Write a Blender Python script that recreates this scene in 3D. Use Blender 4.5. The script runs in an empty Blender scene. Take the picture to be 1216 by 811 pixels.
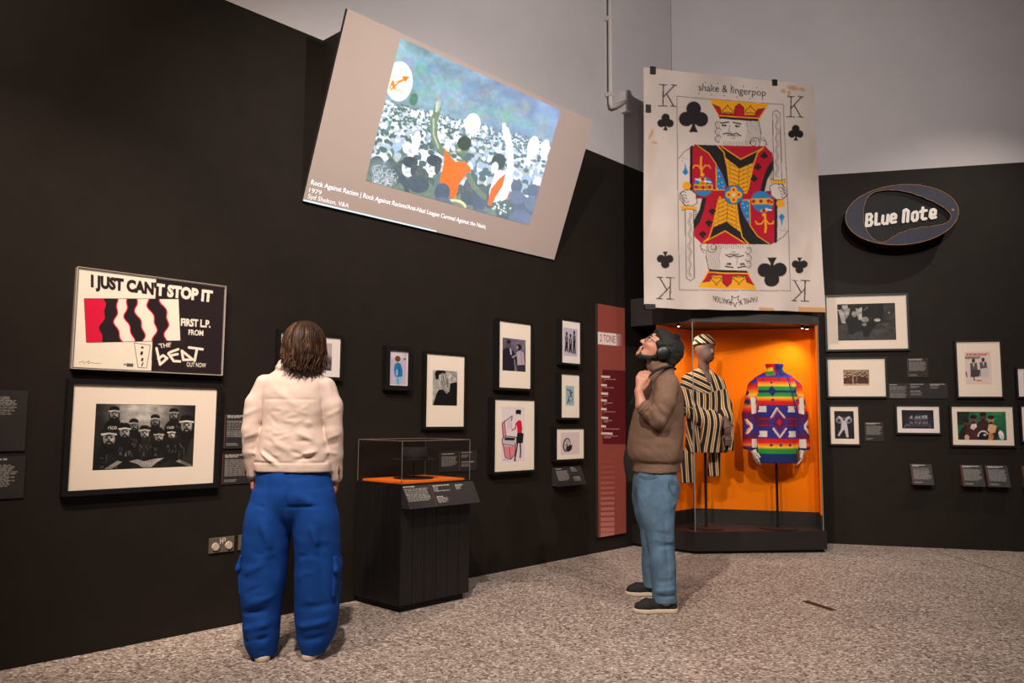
import bpy, bmesh, math
import numpy as np
from mathutils import Vector, Matrix

# ------------------------------------------------------------------ camera
scene = bpy.context.scene
EYE = 1.25
FPX = 945.8                                   # focal length in pixels of the 1216 px wide frame (28 mm lens)
PITCH = math.atan2(496.3 - 405.5, FPX)
ROLL = 0.0073
cam_data = bpy.data.cameras.new('camera')
cam_data.sensor_width = 36.0
cam_data.lens = FPX * 36.0 / 1216.0
cam_data.clip_start = 0.05
cam = bpy.data.objects.new('camera', cam_data)
scene.collection.objects.link(cam)
_fw = Vector((0, math.cos(PITCH), math.sin(PITCH)))
_up = Vector((0, -math.sin(PITCH), math.cos(PITCH)))
_rt = Vector((1, 0, 0))
_r2 = _rt * math.cos(ROLL) + _up * math.sin(ROLL)
_u2 = -_rt * math.sin(ROLL) + _up * math.cos(ROLL)
_m = Matrix((_r2, _u2, -_fw)).transposed().to_4x4()
_m.translation = (0, 0, EYE)
cam.matrix_world = _m
scene.camera = cam

# ------------------------------------------------------------------ world, lamps, exposure
world = bpy.data.worlds.new('world')
scene.world = world
world.use_nodes = True
world.node_tree.nodes['Background'].inputs[0].default_value = (1.0, 0.90, 0.82, 1)
world.node_tree.nodes['Background'].inputs[1].default_value = 0.030
scene.view_settings.view_transform = 'Standard'
scene.view_settings.look = 'None'
scene.view_settings.gamma = 1.0
scene.view_settings.use_curve_mapping = False
scene.view_settings.exposure = 0.0

def spot(name, loc, target, watts, color, angle, blend=0.6, radius=0.05):
    ld = bpy.data.lights.new(name, 'SPOT')
    ld.energy = watts; ld.color = color; ld.spot_size = math.radians(angle)
    ld.spot_blend = blend; ld.shadow_soft_size = radius
    lo = bpy.data.objects.new(name, ld)
    scene.collection.objects.link(lo)
    lo.location = loc
    d = Vector(target) - Vector(loc)
    lo.rotation_euler = d.to_track_quat('-Z', 'Y').to_euler()
    return lo

WARM = (1.0, 0.80, 0.64)
WARM2 = (1.0, 0.86, 0.75)
WHITE = (1.0, 0.89, 0.82)
spot('gallery_spot', (-2.3, 1.3, 4.7), (-1.9, 4.5, 1.2), 430, WARM, 92, 0.8, 0.05)          # over the person in the cream jacket
spot('gallery_spot', (-1.75, 1.9, 4.7), (-2.12, 4.40, 1.35), 640, WARM, 36, 1.0, 0.04)      # poster and group photograph
spot('gallery_spot', (-0.6, 1.6, 4.7), (0.3, 6.4, 0.7), 900, WARM2, 78, 0.8, 0.06)           # left wall frames and floor
spot('gallery_spot', (2.0, 2.1, 4.3), (1.3, 7.6, 3.9), 700, WHITE, 108, 1.0, 0.04)           # screen, cloth, pale walls
spot('gallery_spot', (0.7, 2.2, 4.5), (2.1, 7.5, 3.4), 60, WARM2, 45, 0.8, 0.04)             # cloth
spot('gallery_spot', (4.9, 5.9, 5.2), (3.9, 8.2, 1.35), 270, WARM2, 70, 1.0, 0.03)            # oval sign, right wall
spot('gallery_spot', (3.2, 2.6, 4.8), (2.7, 5.8, 0.0), 330, WARM2, 95, 0.9, 0.06)            # floor
spot('gallery_spot', (-0.3, 3.4, 4.7), (-0.80, 5.62, 0.85), 120, WARM2, 17, 0.9, 0.03)       # plinth

# ------------------------------------------------------------------ place geometry: two walls meeting at a 118 degree corner
CORNER = np.array([1.781, 8.652])
AL = math.radians(90 - 42.78)                 # left wall runs along this heading
AR = math.radians(-14.45)                     # right wall
DL = np.array([math.cos(AL), math.sin(AL)]); NL = np.array([DL[1], -DL[0]])
DR = np.array([math.cos(AR), math.sin(AR)]); NR = np.array([DR[1], -DR[0]])
DARK_TOP = 3.845
WALL_TOP = 6.6

def on_left(s, z, d=0.0):
    p = CORNER + DL * s + NL * d
    return (float(p[0]), float(p[1]), z)
def on_right(s, z, d=0.0):
    p = CORNER + DR * s + NR * d
    return (float(p[0]), float(p[1]), z)

# ------------------------------------------------------------------ helpers
COL = scene.collection
rng = np.random.default_rng(7)

def srgb(r, g=None, b=None):
    if g is None: r, g, b = r
    a = np.array([r, g, b], float) / 255.0
    l = np.where(a <= 0.04045, a / 12.92, ((a + 0.055) / 1.055) ** 2.4)
    return (float(l[0]), float(l[1]), float(l[2]), 1.0)

MATS = {}
def mat(name, color=(0.5, 0.5, 0.5, 1), rough=0.6, metal=0.0, noise=0.0, nscale=20.0, bump=0.0, bscale=200.0, emit=0.0, spec=0.5, coat=0.0):
    if name in MATS: return MATS[name]
    m = bpy.data.materials.new(name); m.use_nodes = True
    nt = m.node_tree; bs = nt.nodes['Principled BSDF']
    bs.inputs['Base Color'].default_value = color
    bs.inputs['Roughness'].default_value = rough
    bs.inputs['Metallic'].default_value = metal
    bs.inputs['Specular IOR Level'].default_value = spec
    bs.inputs['Coat Weight'].default_value = coat
    tc = nt.nodes.new('ShaderNodeTexCoord')
    if noise > 0:
        n = nt.nodes.new('ShaderNodeTexNoise'); n.inputs['Scale'].default_value = nscale; n.inputs['Detail'].default_value = 5
        nt.links.new(tc.outputs['Object'], n.inputs['Vector'])
        r = nt.nodes.new('ShaderNodeMapRange')
        r.inputs['From Min'].default_value = 0.3; r.inputs['From Max'].default_value = 0.7
        r.inputs['To Min'].default_value = 1 - noise; r.inputs['To Max'].default_value = 1 + noise
        nt.links.new(n.outputs['Fac'], r.inputs['Value'])
        mx = nt.nodes.new('ShaderNodeMix'); mx.data_type = 'RGBA'; mx.blend_type = 'MULTIPLY'
        mx.inputs['Factor'].default_value = 1.0
        mx.inputs['A'].default_value = color
        nt.links.new(r.outputs['Result'], mx.inputs['B'])
        nt.links.new(mx.outputs['Result'], bs.inputs['Base Color'])
    if bump > 0:
        n2 = nt.nodes.new('ShaderNodeTexNoise'); n2.inputs['Scale'].default_value = bscale; n2.inputs['Detail'].default_value = 3
        nt.links.new(tc.outputs['Object'], n2.inputs['Vector'])
        b = nt.nodes.new('ShaderNodeBump'); b.inputs['Strength'].default_value = bump; b.inputs['Distance'].default_value = 0.004
        nt.links.new(n2.outputs['Fac'], b.inputs['Height'])
        nt.links.new(b.outputs['Normal'], bs.inputs['Normal'])
    if emit > 0:
        bs.inputs['Emission Color'].default_value = color
        bs.inputs['Emission Strength'].default_value = emit
    MATS[name] = m
    return m

def print_mat(name, rough=0.55, emit=0.0, bump=0.0):
    """flat print: colour comes from the 'Col' attribute of the sheet"""
    if name in MATS: return MATS[name]
    m = bpy.data.materials.new(name); m.use_nodes = True
    nt = m.node_tree; bs = nt.nodes['Principled BSDF']
    a = nt.nodes.new('ShaderNodeAttribute'); a.attribute_name = 'Col'
    nt.links.new(a.outputs['Color'], bs.inputs['Base Color'])
    bs.inputs['Roughness'].default_value = rough
    bs.inputs['Specular IOR Level'].default_value = 0.3
    if emit > 0:
        nt.links.new(a.outputs['Color'], bs.inputs['Emission Color'])
        bs.inputs['Emission Strength'].default_value = emit
    if bump > 0:
        tc = nt.nodes.new('ShaderNodeTexCoord')
        n2 = nt.nodes.new('ShaderNodeTexNoise'); n2.inputs['Scale'].default_value = 260; n2.inputs['Detail'].default_value = 3
        nt.links.new(tc.outputs['Object'], n2.inputs['Vector'])
        b = nt.nodes.new('ShaderNodeBump'); b.inputs['Strength'].default_value = bump; b.inputs['Distance'].default_value = 0.003
        nt.links.new(n2.outputs['Fac'], b.inputs['Height'])
        nt.links.new(b.outputs['Normal'], bs.inputs['Normal'])
    MATS[name] = m
    return m

def glass_mat(name, tint=(1, 1, 1, 1), ior=1.45, rough=0.0):
    if name in MATS: return MATS[name]
    m = bpy.data.materials.new(name); m.use_nodes = True
    nt = m.node_tree
    nt.nodes.remove(nt.nodes['Principled BSDF'])
    out = nt.nodes['Material Output']
    t = nt.nodes.new('ShaderNodeBsdfTransparent'); t.inputs[0].default_value = tint
    g = nt.nodes.new('ShaderNodeBsdfGlossy'); g.inputs['Roughness'].default_value = rough
    lw = nt.nodes.new('ShaderNodeLayerWeight'); lw.inputs['Blend'].default_value = 0.5      # facing term, the same on both sides of a pane
    pw = nt.nodes.new('ShaderNodeMath'); pw.operation = 'POWER'; pw.inputs[1].default_value = 5.0
    f = nt.nodes.new('ShaderNodeMapRange'); f0 = ((ior - 1) / (ior + 1)) ** 2
    f.inputs['To Min'].default_value = f0; f.inputs['To Max'].default_value = 0.6
    nt.links.new(lw.outputs['Facing'], pw.inputs[0]); nt.links.new(pw.outputs[0], f.inputs['Value'])
    mx = nt.nodes.new('ShaderNodeMixShader')
    nt.links.new(f.outputs[0], mx.inputs[0]); nt.links.new(t.outputs[0], mx.inputs[1]); nt.links.new(g.outputs[0], mx.inputs[2])
    nt.links.new(mx.outputs[0], out.inputs['Surface'])
    MATS[name] = m
    return m

def link(name, me, material, parent=None, smooth=False):
    o = bpy.data.objects.new(name, me)
    COL.objects.link(o)
    if material is not None: me.materials.append(material)
    if parent is not None: o.parent = parent
    if smooth: me.polygons.foreach_set('use_smooth', np.ones(len(me.polygons), bool))
    return o

def tag(o, label, cat, group=None, kind=None):
    o['label'] = label; o['category'] = cat
    if group: o['group'] = group
    if kind: o['kind'] = kind
    return o

def empty(name, loc, rz=0.0, label=None, cat=None, group=None):
    o = bpy.data.objects.new(name, None); COL.objects.link(o)
    o.location = loc; o.rotation_euler = (0, 0, rz); o.empty_display_size = 0.1
    if label: tag(o, label, cat, group)
    return o

class MB:
    """collects boxes, prisms and tubes into one mesh"""
    def __init__(s): s.v = []; s.f = []
    def add(s, vs, fs):
        n = len(s.v); s.v += [tuple(map(float, p)) for p in vs]; s.f += [tuple(n + i for i in f) for f in fs]; return s
    def box(s, x0, x1, y0, y1, z0, z1):
        vs = [(x, y, z) for z in (z0, z1) for y in (y0, y1) for x in (x0, x1)]
        return s.add(vs, [(0, 2, 3, 1), (4, 5, 7, 6), (0, 1, 5, 4), (2, 6, 7, 3), (0, 4, 6, 2), (1, 3, 7, 5)])
    def prism(s, pts, z0, z1):
        n = len(pts)
        vs = [(x, y, z0) for x, y in pts] + [(x, y, z1) for x, y in pts]
        fs = [tuple(range(n - 1, -1, -1)), tuple(range(n, 2 * n))] + [(i, (i + 1) % n, n + (i + 1) % n, n + i) for i in range(n)]
        return s.add(vs, fs)
    def hexa(s, p):                             # eight corners: bottom four, top four, in the same order
        return s.add(p, [(3, 2, 1, 0), (4, 5, 6, 7), (0, 1, 5, 4), (1, 2, 6, 5), (2, 3, 7, 6), (3, 0, 4, 7)])
    def tube(s, pts, r, n=10, cap=True):
        pts = [Vector(p) for p in pts]; rs = r if hasattr(r, '__len__') else [r] * len(pts)
        rings = []; up = Vector((0, 0, 1))
        prev = None
        for i, p in enumerate(pts):
            t = (pts[min(i + 1, len(pts) - 1)] - pts[max(i - 1, 0)])
            t = t.normalized() if t.length > 1e-9 else Vector((0, 0, 1))
            a = prev if prev is not None else (up if abs(t.dot(up)) < 0.95 else Vector((1, 0, 0)))
            u = (a - t * a.dot(t)).normalized(); w = t.cross(u); prev = u
            rings.append([p + (u * math.cos(2 * math.pi * k / n) + w * math.sin(2 * math.pi * k / n)) * rs[i] for k in range(n)])
        vs = [q for ring in rings for q in ring]; fs = []
        for i in range(len(pts) - 1):
            for k in range(n):
                k2 = (k + 1) % n
                fs.append((i * n + k, i * n + k2, (i + 1) * n + k2, (i + 1) * n + k))
        if cap:
            fs.append(tuple(range(n - 1, -1, -1))); fs.append(tuple((len(pts) - 1) * n + k for k in range(n)))
        return s.add(vs, fs)
    def lathe(s, prof, n=32, c=(0, 0)):         # prof: (radius, z) from bottom to top
        vs = []; fs = []
        for r, z in prof:
            vs += [(c[0] + r * math.cos(2 * math.pi * k / n), c[1] + r * math.sin(2 * math.pi * k / n), z) for k in range(n)]
        for i in range(len(prof) - 1):
            for k in range(n):
                k2 = (k + 1) % n
                fs.append((i * n + k, i * n + k2, (i + 1) * n + k2, (i + 1) * n + k))
        fs.append(tuple(range(n - 1, -1, -1))); fs.append(tuple((len(prof) - 1) * n + k for k in range(n)))
        return s.add(vs, fs)
    def build(s, name, material, parent=None, smooth=False, bevel=0.0):
        me = bpy.data.meshes.new(name); me.from_pydata(s.v, [], s.f); me.update()
        if bevel > 0:
            bm = bmesh.new(); bm.from_mesh(me)
            bmesh.ops.bevel(bm, geom=bm.edges[:], offset=bevel, segments=2, affect='EDGES', profile=0.5, clamp_overlap=True)
            bm.to_mesh(me); bm.free()
        o = link(name, me, material, parent, smooth)
        return o

# ------------------------------------------------------------------ flat prints: shapes rasterised into a coloured sheet
TEXT_CACHE = {}
def text_tris(body, offset=0.0, shear=0.0):
    key = (body, offset, shear)
    if key in TEXT_CACHE: return TEXT_CACHE[key]
    cu = bpy.data.curves.new('lettering', 'FONT'); cu.body = body; cu.offset = offset; cu.shear = shear
    cu.resolution_u = 3
    o = bpy.data.objects.new('lettering', cu); COL.objects.link(o)
    dg = bpy.context.evaluated_depsgraph_get()
    ev = o.evaluated_get(dg); me = ev.to_mesh()
    me.calc_loop_triangles()
    vs = np.array([v.co[:2] for v in me.vertices]); tr = np.array([t.vertices[:] for t in me.loop_triangles])
    ev.to_mesh_clear()
    bpy.data.objects.remove(o); bpy.data.curves.remove(cu)
    lo = vs.min(0); hi = vs.max(0)
    vs = (vs - lo) / (hi - lo)
    TEXT_CACHE[key] = (vs, tr, (lo, hi))
    return TEXT_CACHE[key]

def homography(src, dst):
    A = []; b = []
    for (x, y), (u, v) in zip(src, dst):
        A.append([x, y, 1, 0, 0, 0, -u * x, -u * y]); b.append(u)
        A.append([0, 0, 0, x, y, 1, -v * x, -v * y]); b.append(v)
    h = np.linalg.solve(np.array(A, float), np.array(b, float))
    return np.append(h, 1).reshape(3, 3)

class Canvas:
    """drawing sheet: quad gives the drawing coordinates of its corners (top left, top right, bottom right, bottom left)"""
    def __init__(s, quad, w, h, bg, ss=2):
        s.w, s.h, s.ss = w, h, ss
        W, H = w * ss, h * ss
        u, v = np.meshgrid((np.arange(W) + 0.5) / W, (np.arange(H) + 0.5) / H)
        M = homography([(0, 0), (1, 0), (1, 1), (0, 1)], quad)
        d = M[2, 0] * u + M[2, 1] * v + M[2, 2]
        s.U, s.V = u, v
        s.bx = (M[0, 0] * u + M[0, 1] * v + M[0, 2]) / d
        s.by = (M[1, 0] * u + M[1, 1] * v + M[1, 2]) / d
        s.X, s.Y = s.bx, s.by
        s.a = np.empty((H, W, 3)); s.a[:] = np.array(bg, float)
        s.clip = None
    def frame(s, x0=0, y0=0, k=1.0, rot=None):
        bx, by = (s.bx, s.by) if rot is None else (2 * rot[0] - s.bx, 2 * rot[1] - s.by)
        s.X = (bx - x0) * k; s.Y = (by - y0) * k
        return s
    def _put(s, idx, m, col, al):
        if s.clip is not None: m = m & s.clip[idx]
        ii = (idx[0][m], idx[1][m])
        c = np.array(col, float)
        s.a[ii] = s.a[ii] * (1 - al) + c * al
    def _box(s, x0, y0, x1, y1):
        return np.nonzero((s.X >= x0) & (s.X <= x1) & (s.Y >= y0) & (s.Y <= y1))
    def poly(s, pts, col, al=1.0):
        p = np.array(pts, float)
        idx = s._box(p[:, 0].min(), p[:, 1].min(), p[:, 0].max(), p[:, 1].max())
        x = s.X[idx]; y = s.Y[idx]; m = np.zeros(len(x), bool)
        for (xa, ya), (xb, yb) in zip(p, np.roll(p, -1, 0)):
            if ya == yb: continue
            c = (ya > y) != (yb > y)
            m ^= c & (x < (xb - xa) * (y - ya) / (yb - ya) + xa)
        s._put(idx, m, col, al); return s
    def ell(s, cx, cy, rx, ry, col, rot=0.0, al=1.0, soft=0.0):
        R = max(rx, ry) * (1 + soft)
        idx = s._box(cx - R, cy - R, cx + R, cy + R)
        x = s.X[idx] - cx; y = s.Y[idx] - cy; c, n = math.cos(rot), math.sin(rot)
        q = np.sqrt(((x * c + y * n) / rx) ** 2 + ((-x * n + y * c) / ry) ** 2)
        if soft > 0:
            f = np.clip((1 + soft - q) / (2 * soft), 0, 1)
            f = f * f * (3 - 2 * f) * al
            s.a[idx] = s.a[idx] * (1 - f[:, None]) + np.array(col, float) * f[:, None]
        else:
            s._put(idx, q <= 1, col, al)
        return s
    def line(s, pts, w, col, al=1.0, closed=False):
        p = [tuple(q) for q in pts]
        if closed: p.append(p[0])
        for (xa, ya), (xb, yb) in zip(p[:-1], p[1:]):
            r = w / 2.0
            idx = s._box(min(xa, xb) - r, min(ya, yb) - r, max(xa, xb) + r, max(ya, yb) + r)
            x = s.X[idx]; y = s.Y[idx]; dx, dy = xb - xa, yb - ya; L = dx * dx + dy * dy + 1e-9
            t = np.clip(((x - xa) * dx + (y - ya) * dy) / L, 0, 1)
            m = (x - xa - t * dx) ** 2 + (y - ya - t * dy) ** 2 <= r * r
            s._put(idx, m, col, al)
        return s
    def arc(s, cx, cy, r, a0, a1, w, col, n=14, k=1.0):
        pts = [(cx + r * math.cos(math.radians(a0 + (a1 - a0) * i / n)), cy + r * k * math.sin(math.radians(a0 + (a1 - a0) * i / n))) for i in range(n + 1)]
        return s.line(pts, w, col)
    def text(s, body, quad, col, offset=0.0, shear=0.0, bend=0.0, caps=False):
        """body fitted into quad (top left, top right, bottom right, bottom left)"""
        vs, tr, (lo, hi) = text_tris(body, offset, shear)
        if caps:                                # fit the capitals' height, letting a tail hang below
            _, _, (l2, h2) = text_tris('H', offset, shear)
            vs = vs.copy(); vs[:, 1] = (vs[:, 1] * (hi[1] - lo[1]) + lo[1] - l2[1]) / (h2[1] - l2[1])
        q = np.array(quad, float)
        u = vs[:, 0:1]; v = 1 - vs[:, 1:2]
        P = q[0] * (1 - u) * (1 - v) + q[1] * u * (1 - v) + q[2] * u * v + q[3] * (1 - u) * v
        if bend: P[:, 1] += bend * (1 - (2 * u[:, 0] - 1) ** 2)
        for t in tr: s.poly(P[t], col) if not callable(col) else s._polyf(P[t], col)
        return s
    def _polyf(s, p, fn):
        c = p.mean(0)
        s.poly(p, fn(c))
    def rows(s, x0, y0, x1, n, dy, h, col, rg, ragged=0.25):
        """unreadably small copy: rows of word-like dashes"""
        for i in range(n):
            x = x0; end = x1 - (x1 - x0) * ragged * rg.random() * (1 if i < n - 1 else 2.2)
            while x < end:
                wl = (x1 - x0) * (0.05 + 0.13 * rg.random())
                xe = min(x + wl, end)
                s.poly([(x, y0 + i * dy), (xe, y0 + i * dy), (xe, y0 + i * dy + h), (x, y0 + i * dy + h)], col)
                x = xe + (x1 - x0) * 0.022
        return s
    def mottle(s, amp, scale, rg, layers=3, mul=True):
        H, W = s.U.shape; f = np.zeros((H, W))
        for l in range(layers):
            n = max(2, int(scale * 2 ** l)); g = rg.random((n + 2, n + 2)) * 2 - 1
            fx = s.U * n; fy = s.V * n; ix = fx.astype(int); iy = fy.astype(int); tx = fx - ix; ty = fy - iy
            tx = tx * tx * (3 - 2 * tx); ty = ty * ty * (3 - 2 * ty)
            f += (g[iy, ix] * (1 - tx) * (1 - ty) + g[iy, ix + 1] * tx * (1 - ty) + g[iy + 1, ix] * (1 - tx) * ty + g[iy + 1, ix + 1] * tx * ty) / 2 ** l
        s.a = s.a * (1 + amp * f[..., None]) if mul else s.a + amp * f[..., None]
        return s
    def pixels(s):
        a = np.clip(s.a, 0, 255).reshape(s.h, s.ss, s.w, s.ss, 3).mean((1, 3)) / 255.0
        return np.where(a <= 0.04045, a / 12.92, ((a + 0.055) / 1.055) ** 2.4)

def grid_mesh(name, P, rgb=None, smooth=False):
    """P: (h, w, 3) points, first row on top"""
    h, w = P.shape[:2]
    me = bpy.data.meshes.new(name)
    me.vertices.add(h * w); me.vertices.foreach_set('co', P.astype(np.float32).ravel())
    i = np.arange(h * w).reshape(h, w)
    q = np.stack([i[:-1, :-1], i[1:, :-1], i[1:, 1:], i[:-1, 1:]], -1).reshape(-1, 4)
    me.loops.add(q.size); me.loops.foreach_set('vertex_index', q.ravel().astype(np.int32))
    me.polygons.add(len(q)); me.polygons.foreach_set('loop_start', np.arange(0, q.size, 4, dtype=np.int32))
    me.update(calc_edges=True)
    if rgb is not None:
        at = me.attributes.new('Col', 'FLOAT_COLOR', 'POINT')
        c = np.ones((h * w, 4), np.float32); c[:, :3] = rgb.reshape(-1, 3)
        at.data.foreach_set('color', c.ravel())
    if smooth: me.polygons.foreach_set('use_smooth', np.ones(len(q), bool))
    return me

def sheet(name, canvas, x0, x1, z0, z1, y, material, parent, thick=0.0):
    h, w = canvas.h, canvas.w
    xs, zs = np.meshgrid(np.linspace(x0, x1, w), np.linspace(z1, z0, h))
    P = np.stack([xs, np.full_like(xs, y), zs], -1)
    return link(name, grid_mesh(name, P, canvas.pixels()), material, parent)

# ------------------------------------------------------------------ soft bodies: signed distance volumes turned into one mesh
class Vol:
    def __init__(s, lo, hi, h):
        s.lo = np.array(lo, float); s.h = h
        s.ax = [np.arange(lo[i], hi[i] + h, h, dtype=np.float32) for i in range(3)]
        s.F = np.full([len(a) for a in s.ax], 0.5, np.float32)
    def _sub(s, lo, hi):
        return tuple(slice(max(0, int(np.searchsorted(a, l) - 1)), min(len(a), int(np.searchsorted(a, u) + 1))) for a, l, u in zip(s.ax, lo, hi))
    def _xyz(s, sl):
        return np.meshgrid(*[a[q] for a, q in zip(s.ax, sl)], indexing='ij')
    def _mix(s, sl, d, k, op):
        a = s.F[sl]
        if op == 'u':
            if k > 0:
                t = np.clip(0.5 + 0.5 * (a - d) / k, 0, 1); s.F[sl] = a * (1 - t) + d * t - k * t * (1 - t)
            else: s.F[sl] = np.minimum(a, d)
        else:                                   # cut away
            d = -d
            if k > 0:
                t = np.clip(0.5 - 0.5 * (a - d) / k, 0, 1); s.F[sl] = a * (1 - t) + d * t + k * t * (1 - t)
            else: s.F[sl] = np.maximum(a, d)
    def cone(s, a, b, ra, rb, k=0.02, op='u', sq=(1, 1, 1)):
        a = np.array(a, float); b = np.array(b, float); r = max(ra, rb) * max(1, 1 / min(sq)) + k + 3 * s.h
        sl = s._sub(np.minimum(a, b) - r, np.maximum(a, b) + r)
        x, y, z = s._xyz(sl); d = b - a
        t = np.clip(((x - a[0]) * d[0] + (y - a[1]) * d[1] + (z - a[2]) * d[2]) / (d @ d + 1e-9), 0, 1)
        q = np.sqrt(((x - a[0] - t * d[0]) * sq[0]) ** 2 + ((y - a[1] - t * d[1]) * sq[1]) ** 2 + ((z - a[2] - t * d[2]) * sq[2]) ** 2) - (ra + (rb - ra) * t)
        s._mix(sl, q.astype(np.float32), k, op); return s
    def chain(s, pts, rs, k=0.02, op='u', sq=(1, 1, 1)):
        for i in range(len(pts) - 1): s.cone(pts[i], pts[i + 1], rs[i], rs[i + 1], k, op, sq)
        return s
    def ell(s, c, r, k=0.02, op='u', M=None):
        c = np.array(c, float); r = np.array(r, float); R = r.max() + k + 3 * s.h
        sl = s._sub(c - R, c + R); x, y, z = s._xyz(sl); x = x - c[0]; y = y - c[1]; z = z - c[2]
        if M is not None:                       # rows of M: the ellipsoid's own axes
            x, y, z = (M[0][0] * x + M[0][1] * y + M[0][2] * z, M[1][0] * x + M[1][1] * y + M[1][2] * z, M[2][0] * x + M[2][1] * y + M[2][2] * z)
        k0 = np.sqrt((x / r[0]) ** 2 + (y / r[1]) ** 2 + (z / r[2]) ** 2)
        k1 = np.sqrt((x / r[0] ** 2) ** 2 + (y / r[1] ** 2) ** 2 + (z / r[2] ** 2) ** 2) + 1e-6
        s._mix(sl, (k0 * (k0 - 1) / k1).astype(np.float32), k, op); return s
    def loft(s, st, k=0.02, op='u', p=2.0):
        """st: rows (z, cx, cy, rx, ry) from bottom to top; p>2 squares the section"""
        st = np.array(st, float); R = max(st[:, 3].max(), st[:, 4].max()) + k + 4 * s.h
        lo = np.array([st[:, 1].min() - R, st[:, 2].min() - R, st[0, 0] - k - 3 * s.h]); hi = np.array([st[:, 1].max() + R, st[:, 2].max() + R, st[-1, 0] + k + 3 * s.h])
        sl = s._sub(lo, hi); x, y, z = s._xyz(sl); zz = s.ax[2][sl[2]]
        t = np.clip(zz, st[0, 0], st[-1, 0]); i = np.clip(np.searchsorted(st[:, 0], t) - 1, 0, len(st) - 2)
        u = (t - st[i, 0]) / (st[i + 1, 0] - st[i, 0])
        m = np.gradient(st[:, 1:], st[:, 0], axis=0); dz = (st[i + 1, 0] - st[i, 0])[:, None]; u = u[:, None]
        val = (2 * u ** 3 - 3 * u ** 2 + 1) * st[i, 1:] + (u ** 3 - 2 * u ** 2 + u) * dz * m[i] + (-2 * u ** 3 + 3 * u ** 2) * st[i + 1, 1:] + (u ** 3 - u ** 2) * dz * m[i + 1]
        cx, cy, rx, ry = [val[:, j][None, None, :] for j in range(4)]
        rx = np.maximum(rx, 0.01); ry = np.maximum(ry, 0.01)
        q = (np.abs((x - cx) / rx) ** p + np.abs((y - cy) / ry) ** p) ** (1 / p)
        d = (q - 1) * np.minimum(rx, ry)
        d = np.maximum(d, np.maximum(st[0, 0] - z, z - st[-1, 0]))
        s._mix(sl, d.astype(np.float32), k, op); return s
    def fold(s, pts, w, amp, wy=1.0):
        """raise (amp > 0) or sink (amp < 0) the surface along a line"""
        for a, b in zip(pts[:-1], pts[1:]):
            a = np.array(a, float); b = np.array(b, float); R = w * 2.6
            sl = s._sub(np.minimum(a, b) - R, np.maximum(a, b) + R); x, y, z = s._xyz(sl); d = b - a
            t = np.clip(((x - a[0]) * d[0] + (y - a[1]) * d[1] + (z - a[2]) * d[2]) / (d @ d + 1e-9), 0, 1)
            q = (x - a[0] - t * d[0]) ** 2 + ((y - a[1] - t * d[1]) * wy) ** 2 + (z - a[2] - t * d[2]) ** 2
            s.F[sl] -= (amp * np.exp(-q / (w * w)) * np.minimum(1, 3.2 * np.minimum(t, 1 - t) + 0.25)).astype(np.float32)
        return s
    def noise(s, amp, freq, seed=0, n=7):
        rg = np.random.default_rng(seed); x, y, z = np.meshgrid(*s.ax, indexing='ij')
        m = np.abs(s.F) < 0.04
        x, y, z = x[m], y[m], z[m]; f = np.zeros_like(x)
        for i in range(n):
            v = rg.normal(size=3) * np.array(freq); ph = rg.random() * 6.28
            f += np.sin(x * v[0] + y * v[1] + z * v[2] + ph + 1.3 * np.sin(x * v[1] * .5 + z * v[0] * .6 + ph * 2))
        s.F[m] += (amp * f / math.sqrt(n)).astype(np.float32); return s
    def cut(s, fn):
        x, y, z = np.meshgrid(*s.ax, indexing='ij', sparse=True); s.F = np.maximum(s.F, fn(x, y, z).astype(np.float32)); return s
    def surface(s):
        F = s.F; sg = F < 0; sh = np.array(F.shape)
        acc = np.zeros((int(np.prod(sh - 1)), 3)); cnt = np.zeros(len(acc)); cs = sh - 1
        quads = []
        cid = lambda i, j, k: (i * cs[1] + j) * cs[2] + k
        for ax in range(3):
            s0 = [slice(None)] * 3; s1 = [slice(None)] * 3; s0[ax] = slice(None, -1); s1[ax] = slice(1, None)
            df = sg[tuple(s0)] != sg[tuple(s1)]
            I = np.array(np.nonzero(df)); b1, b2 = [q for q in range(3) if q != ax]
            ok = (I[b1] > 0) & (I[b2] > 0) & (I[b1] < sh[b1] - 1) & (I[b2] < sh[b2] - 1)
            I = I[:, ok]
            a0 = F[tuple(I)]; J = I.copy(); J[ax] += 1; a1 = F[tuple(J)]
            t = a0 / (a0 - a1); P = I.T.astype(float); P[:, ax] += t
            ids = []
            for o1, o2 in ((-1, -1), (0, -1), (0, 0), (-1, 0)):
                K = I.copy(); K[b1] += o1; K[b2] += o2
                c = cid(K[0], K[1], K[2]); ids.append(c)
                for q in range(3): acc[:, q] += np.bincount(c, P[:, q], len(acc))
                cnt += np.bincount(c, minlength=len(acc))
            q = np.stack(ids, -1); flip = (a0 < 0) != (ax == 1)
            q[~flip] = q[~flip][:, ::-1]
            quads.append(q)
        used = np.nonzero(cnt)[0]; rem = np.full(len(acc), -1); rem[used] = np.arange(len(used))
        V = acc[used] / cnt[used][:, None] * s.h + np.array([a[0] for a in s.ax])
        return V, rem[np.concatenate(quads)]
    def build(s, name, material, parent=None, relax=1):
        V, Q = s.surface()
        for _ in range(relax):
            A = np.zeros_like(V); n = np.zeros(len(V))
            for i in range(4):
                a = Q[:, i]; b = Q[:, (i + 1) % 4]
                for c in range(3): A[:, c] += np.bincount(a, V[b, c], len(V)) + np.bincount(b, V[a, c], len(V))
                n += np.bincount(a, minlength=len(V)) + np.bincount(b, minlength=len(V))
            V = 0.5 * V + 0.5 * A / n[:, None]
        me = bpy.data.meshes.new(name)
        me.vertices.add(len(V)); me.vertices.foreach_set('co', V.astype(np.float32).ravel())
        me.loops.add(Q.size); me.loops.foreach_set('vertex_index', Q.ravel().astype(np.int32))
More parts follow.
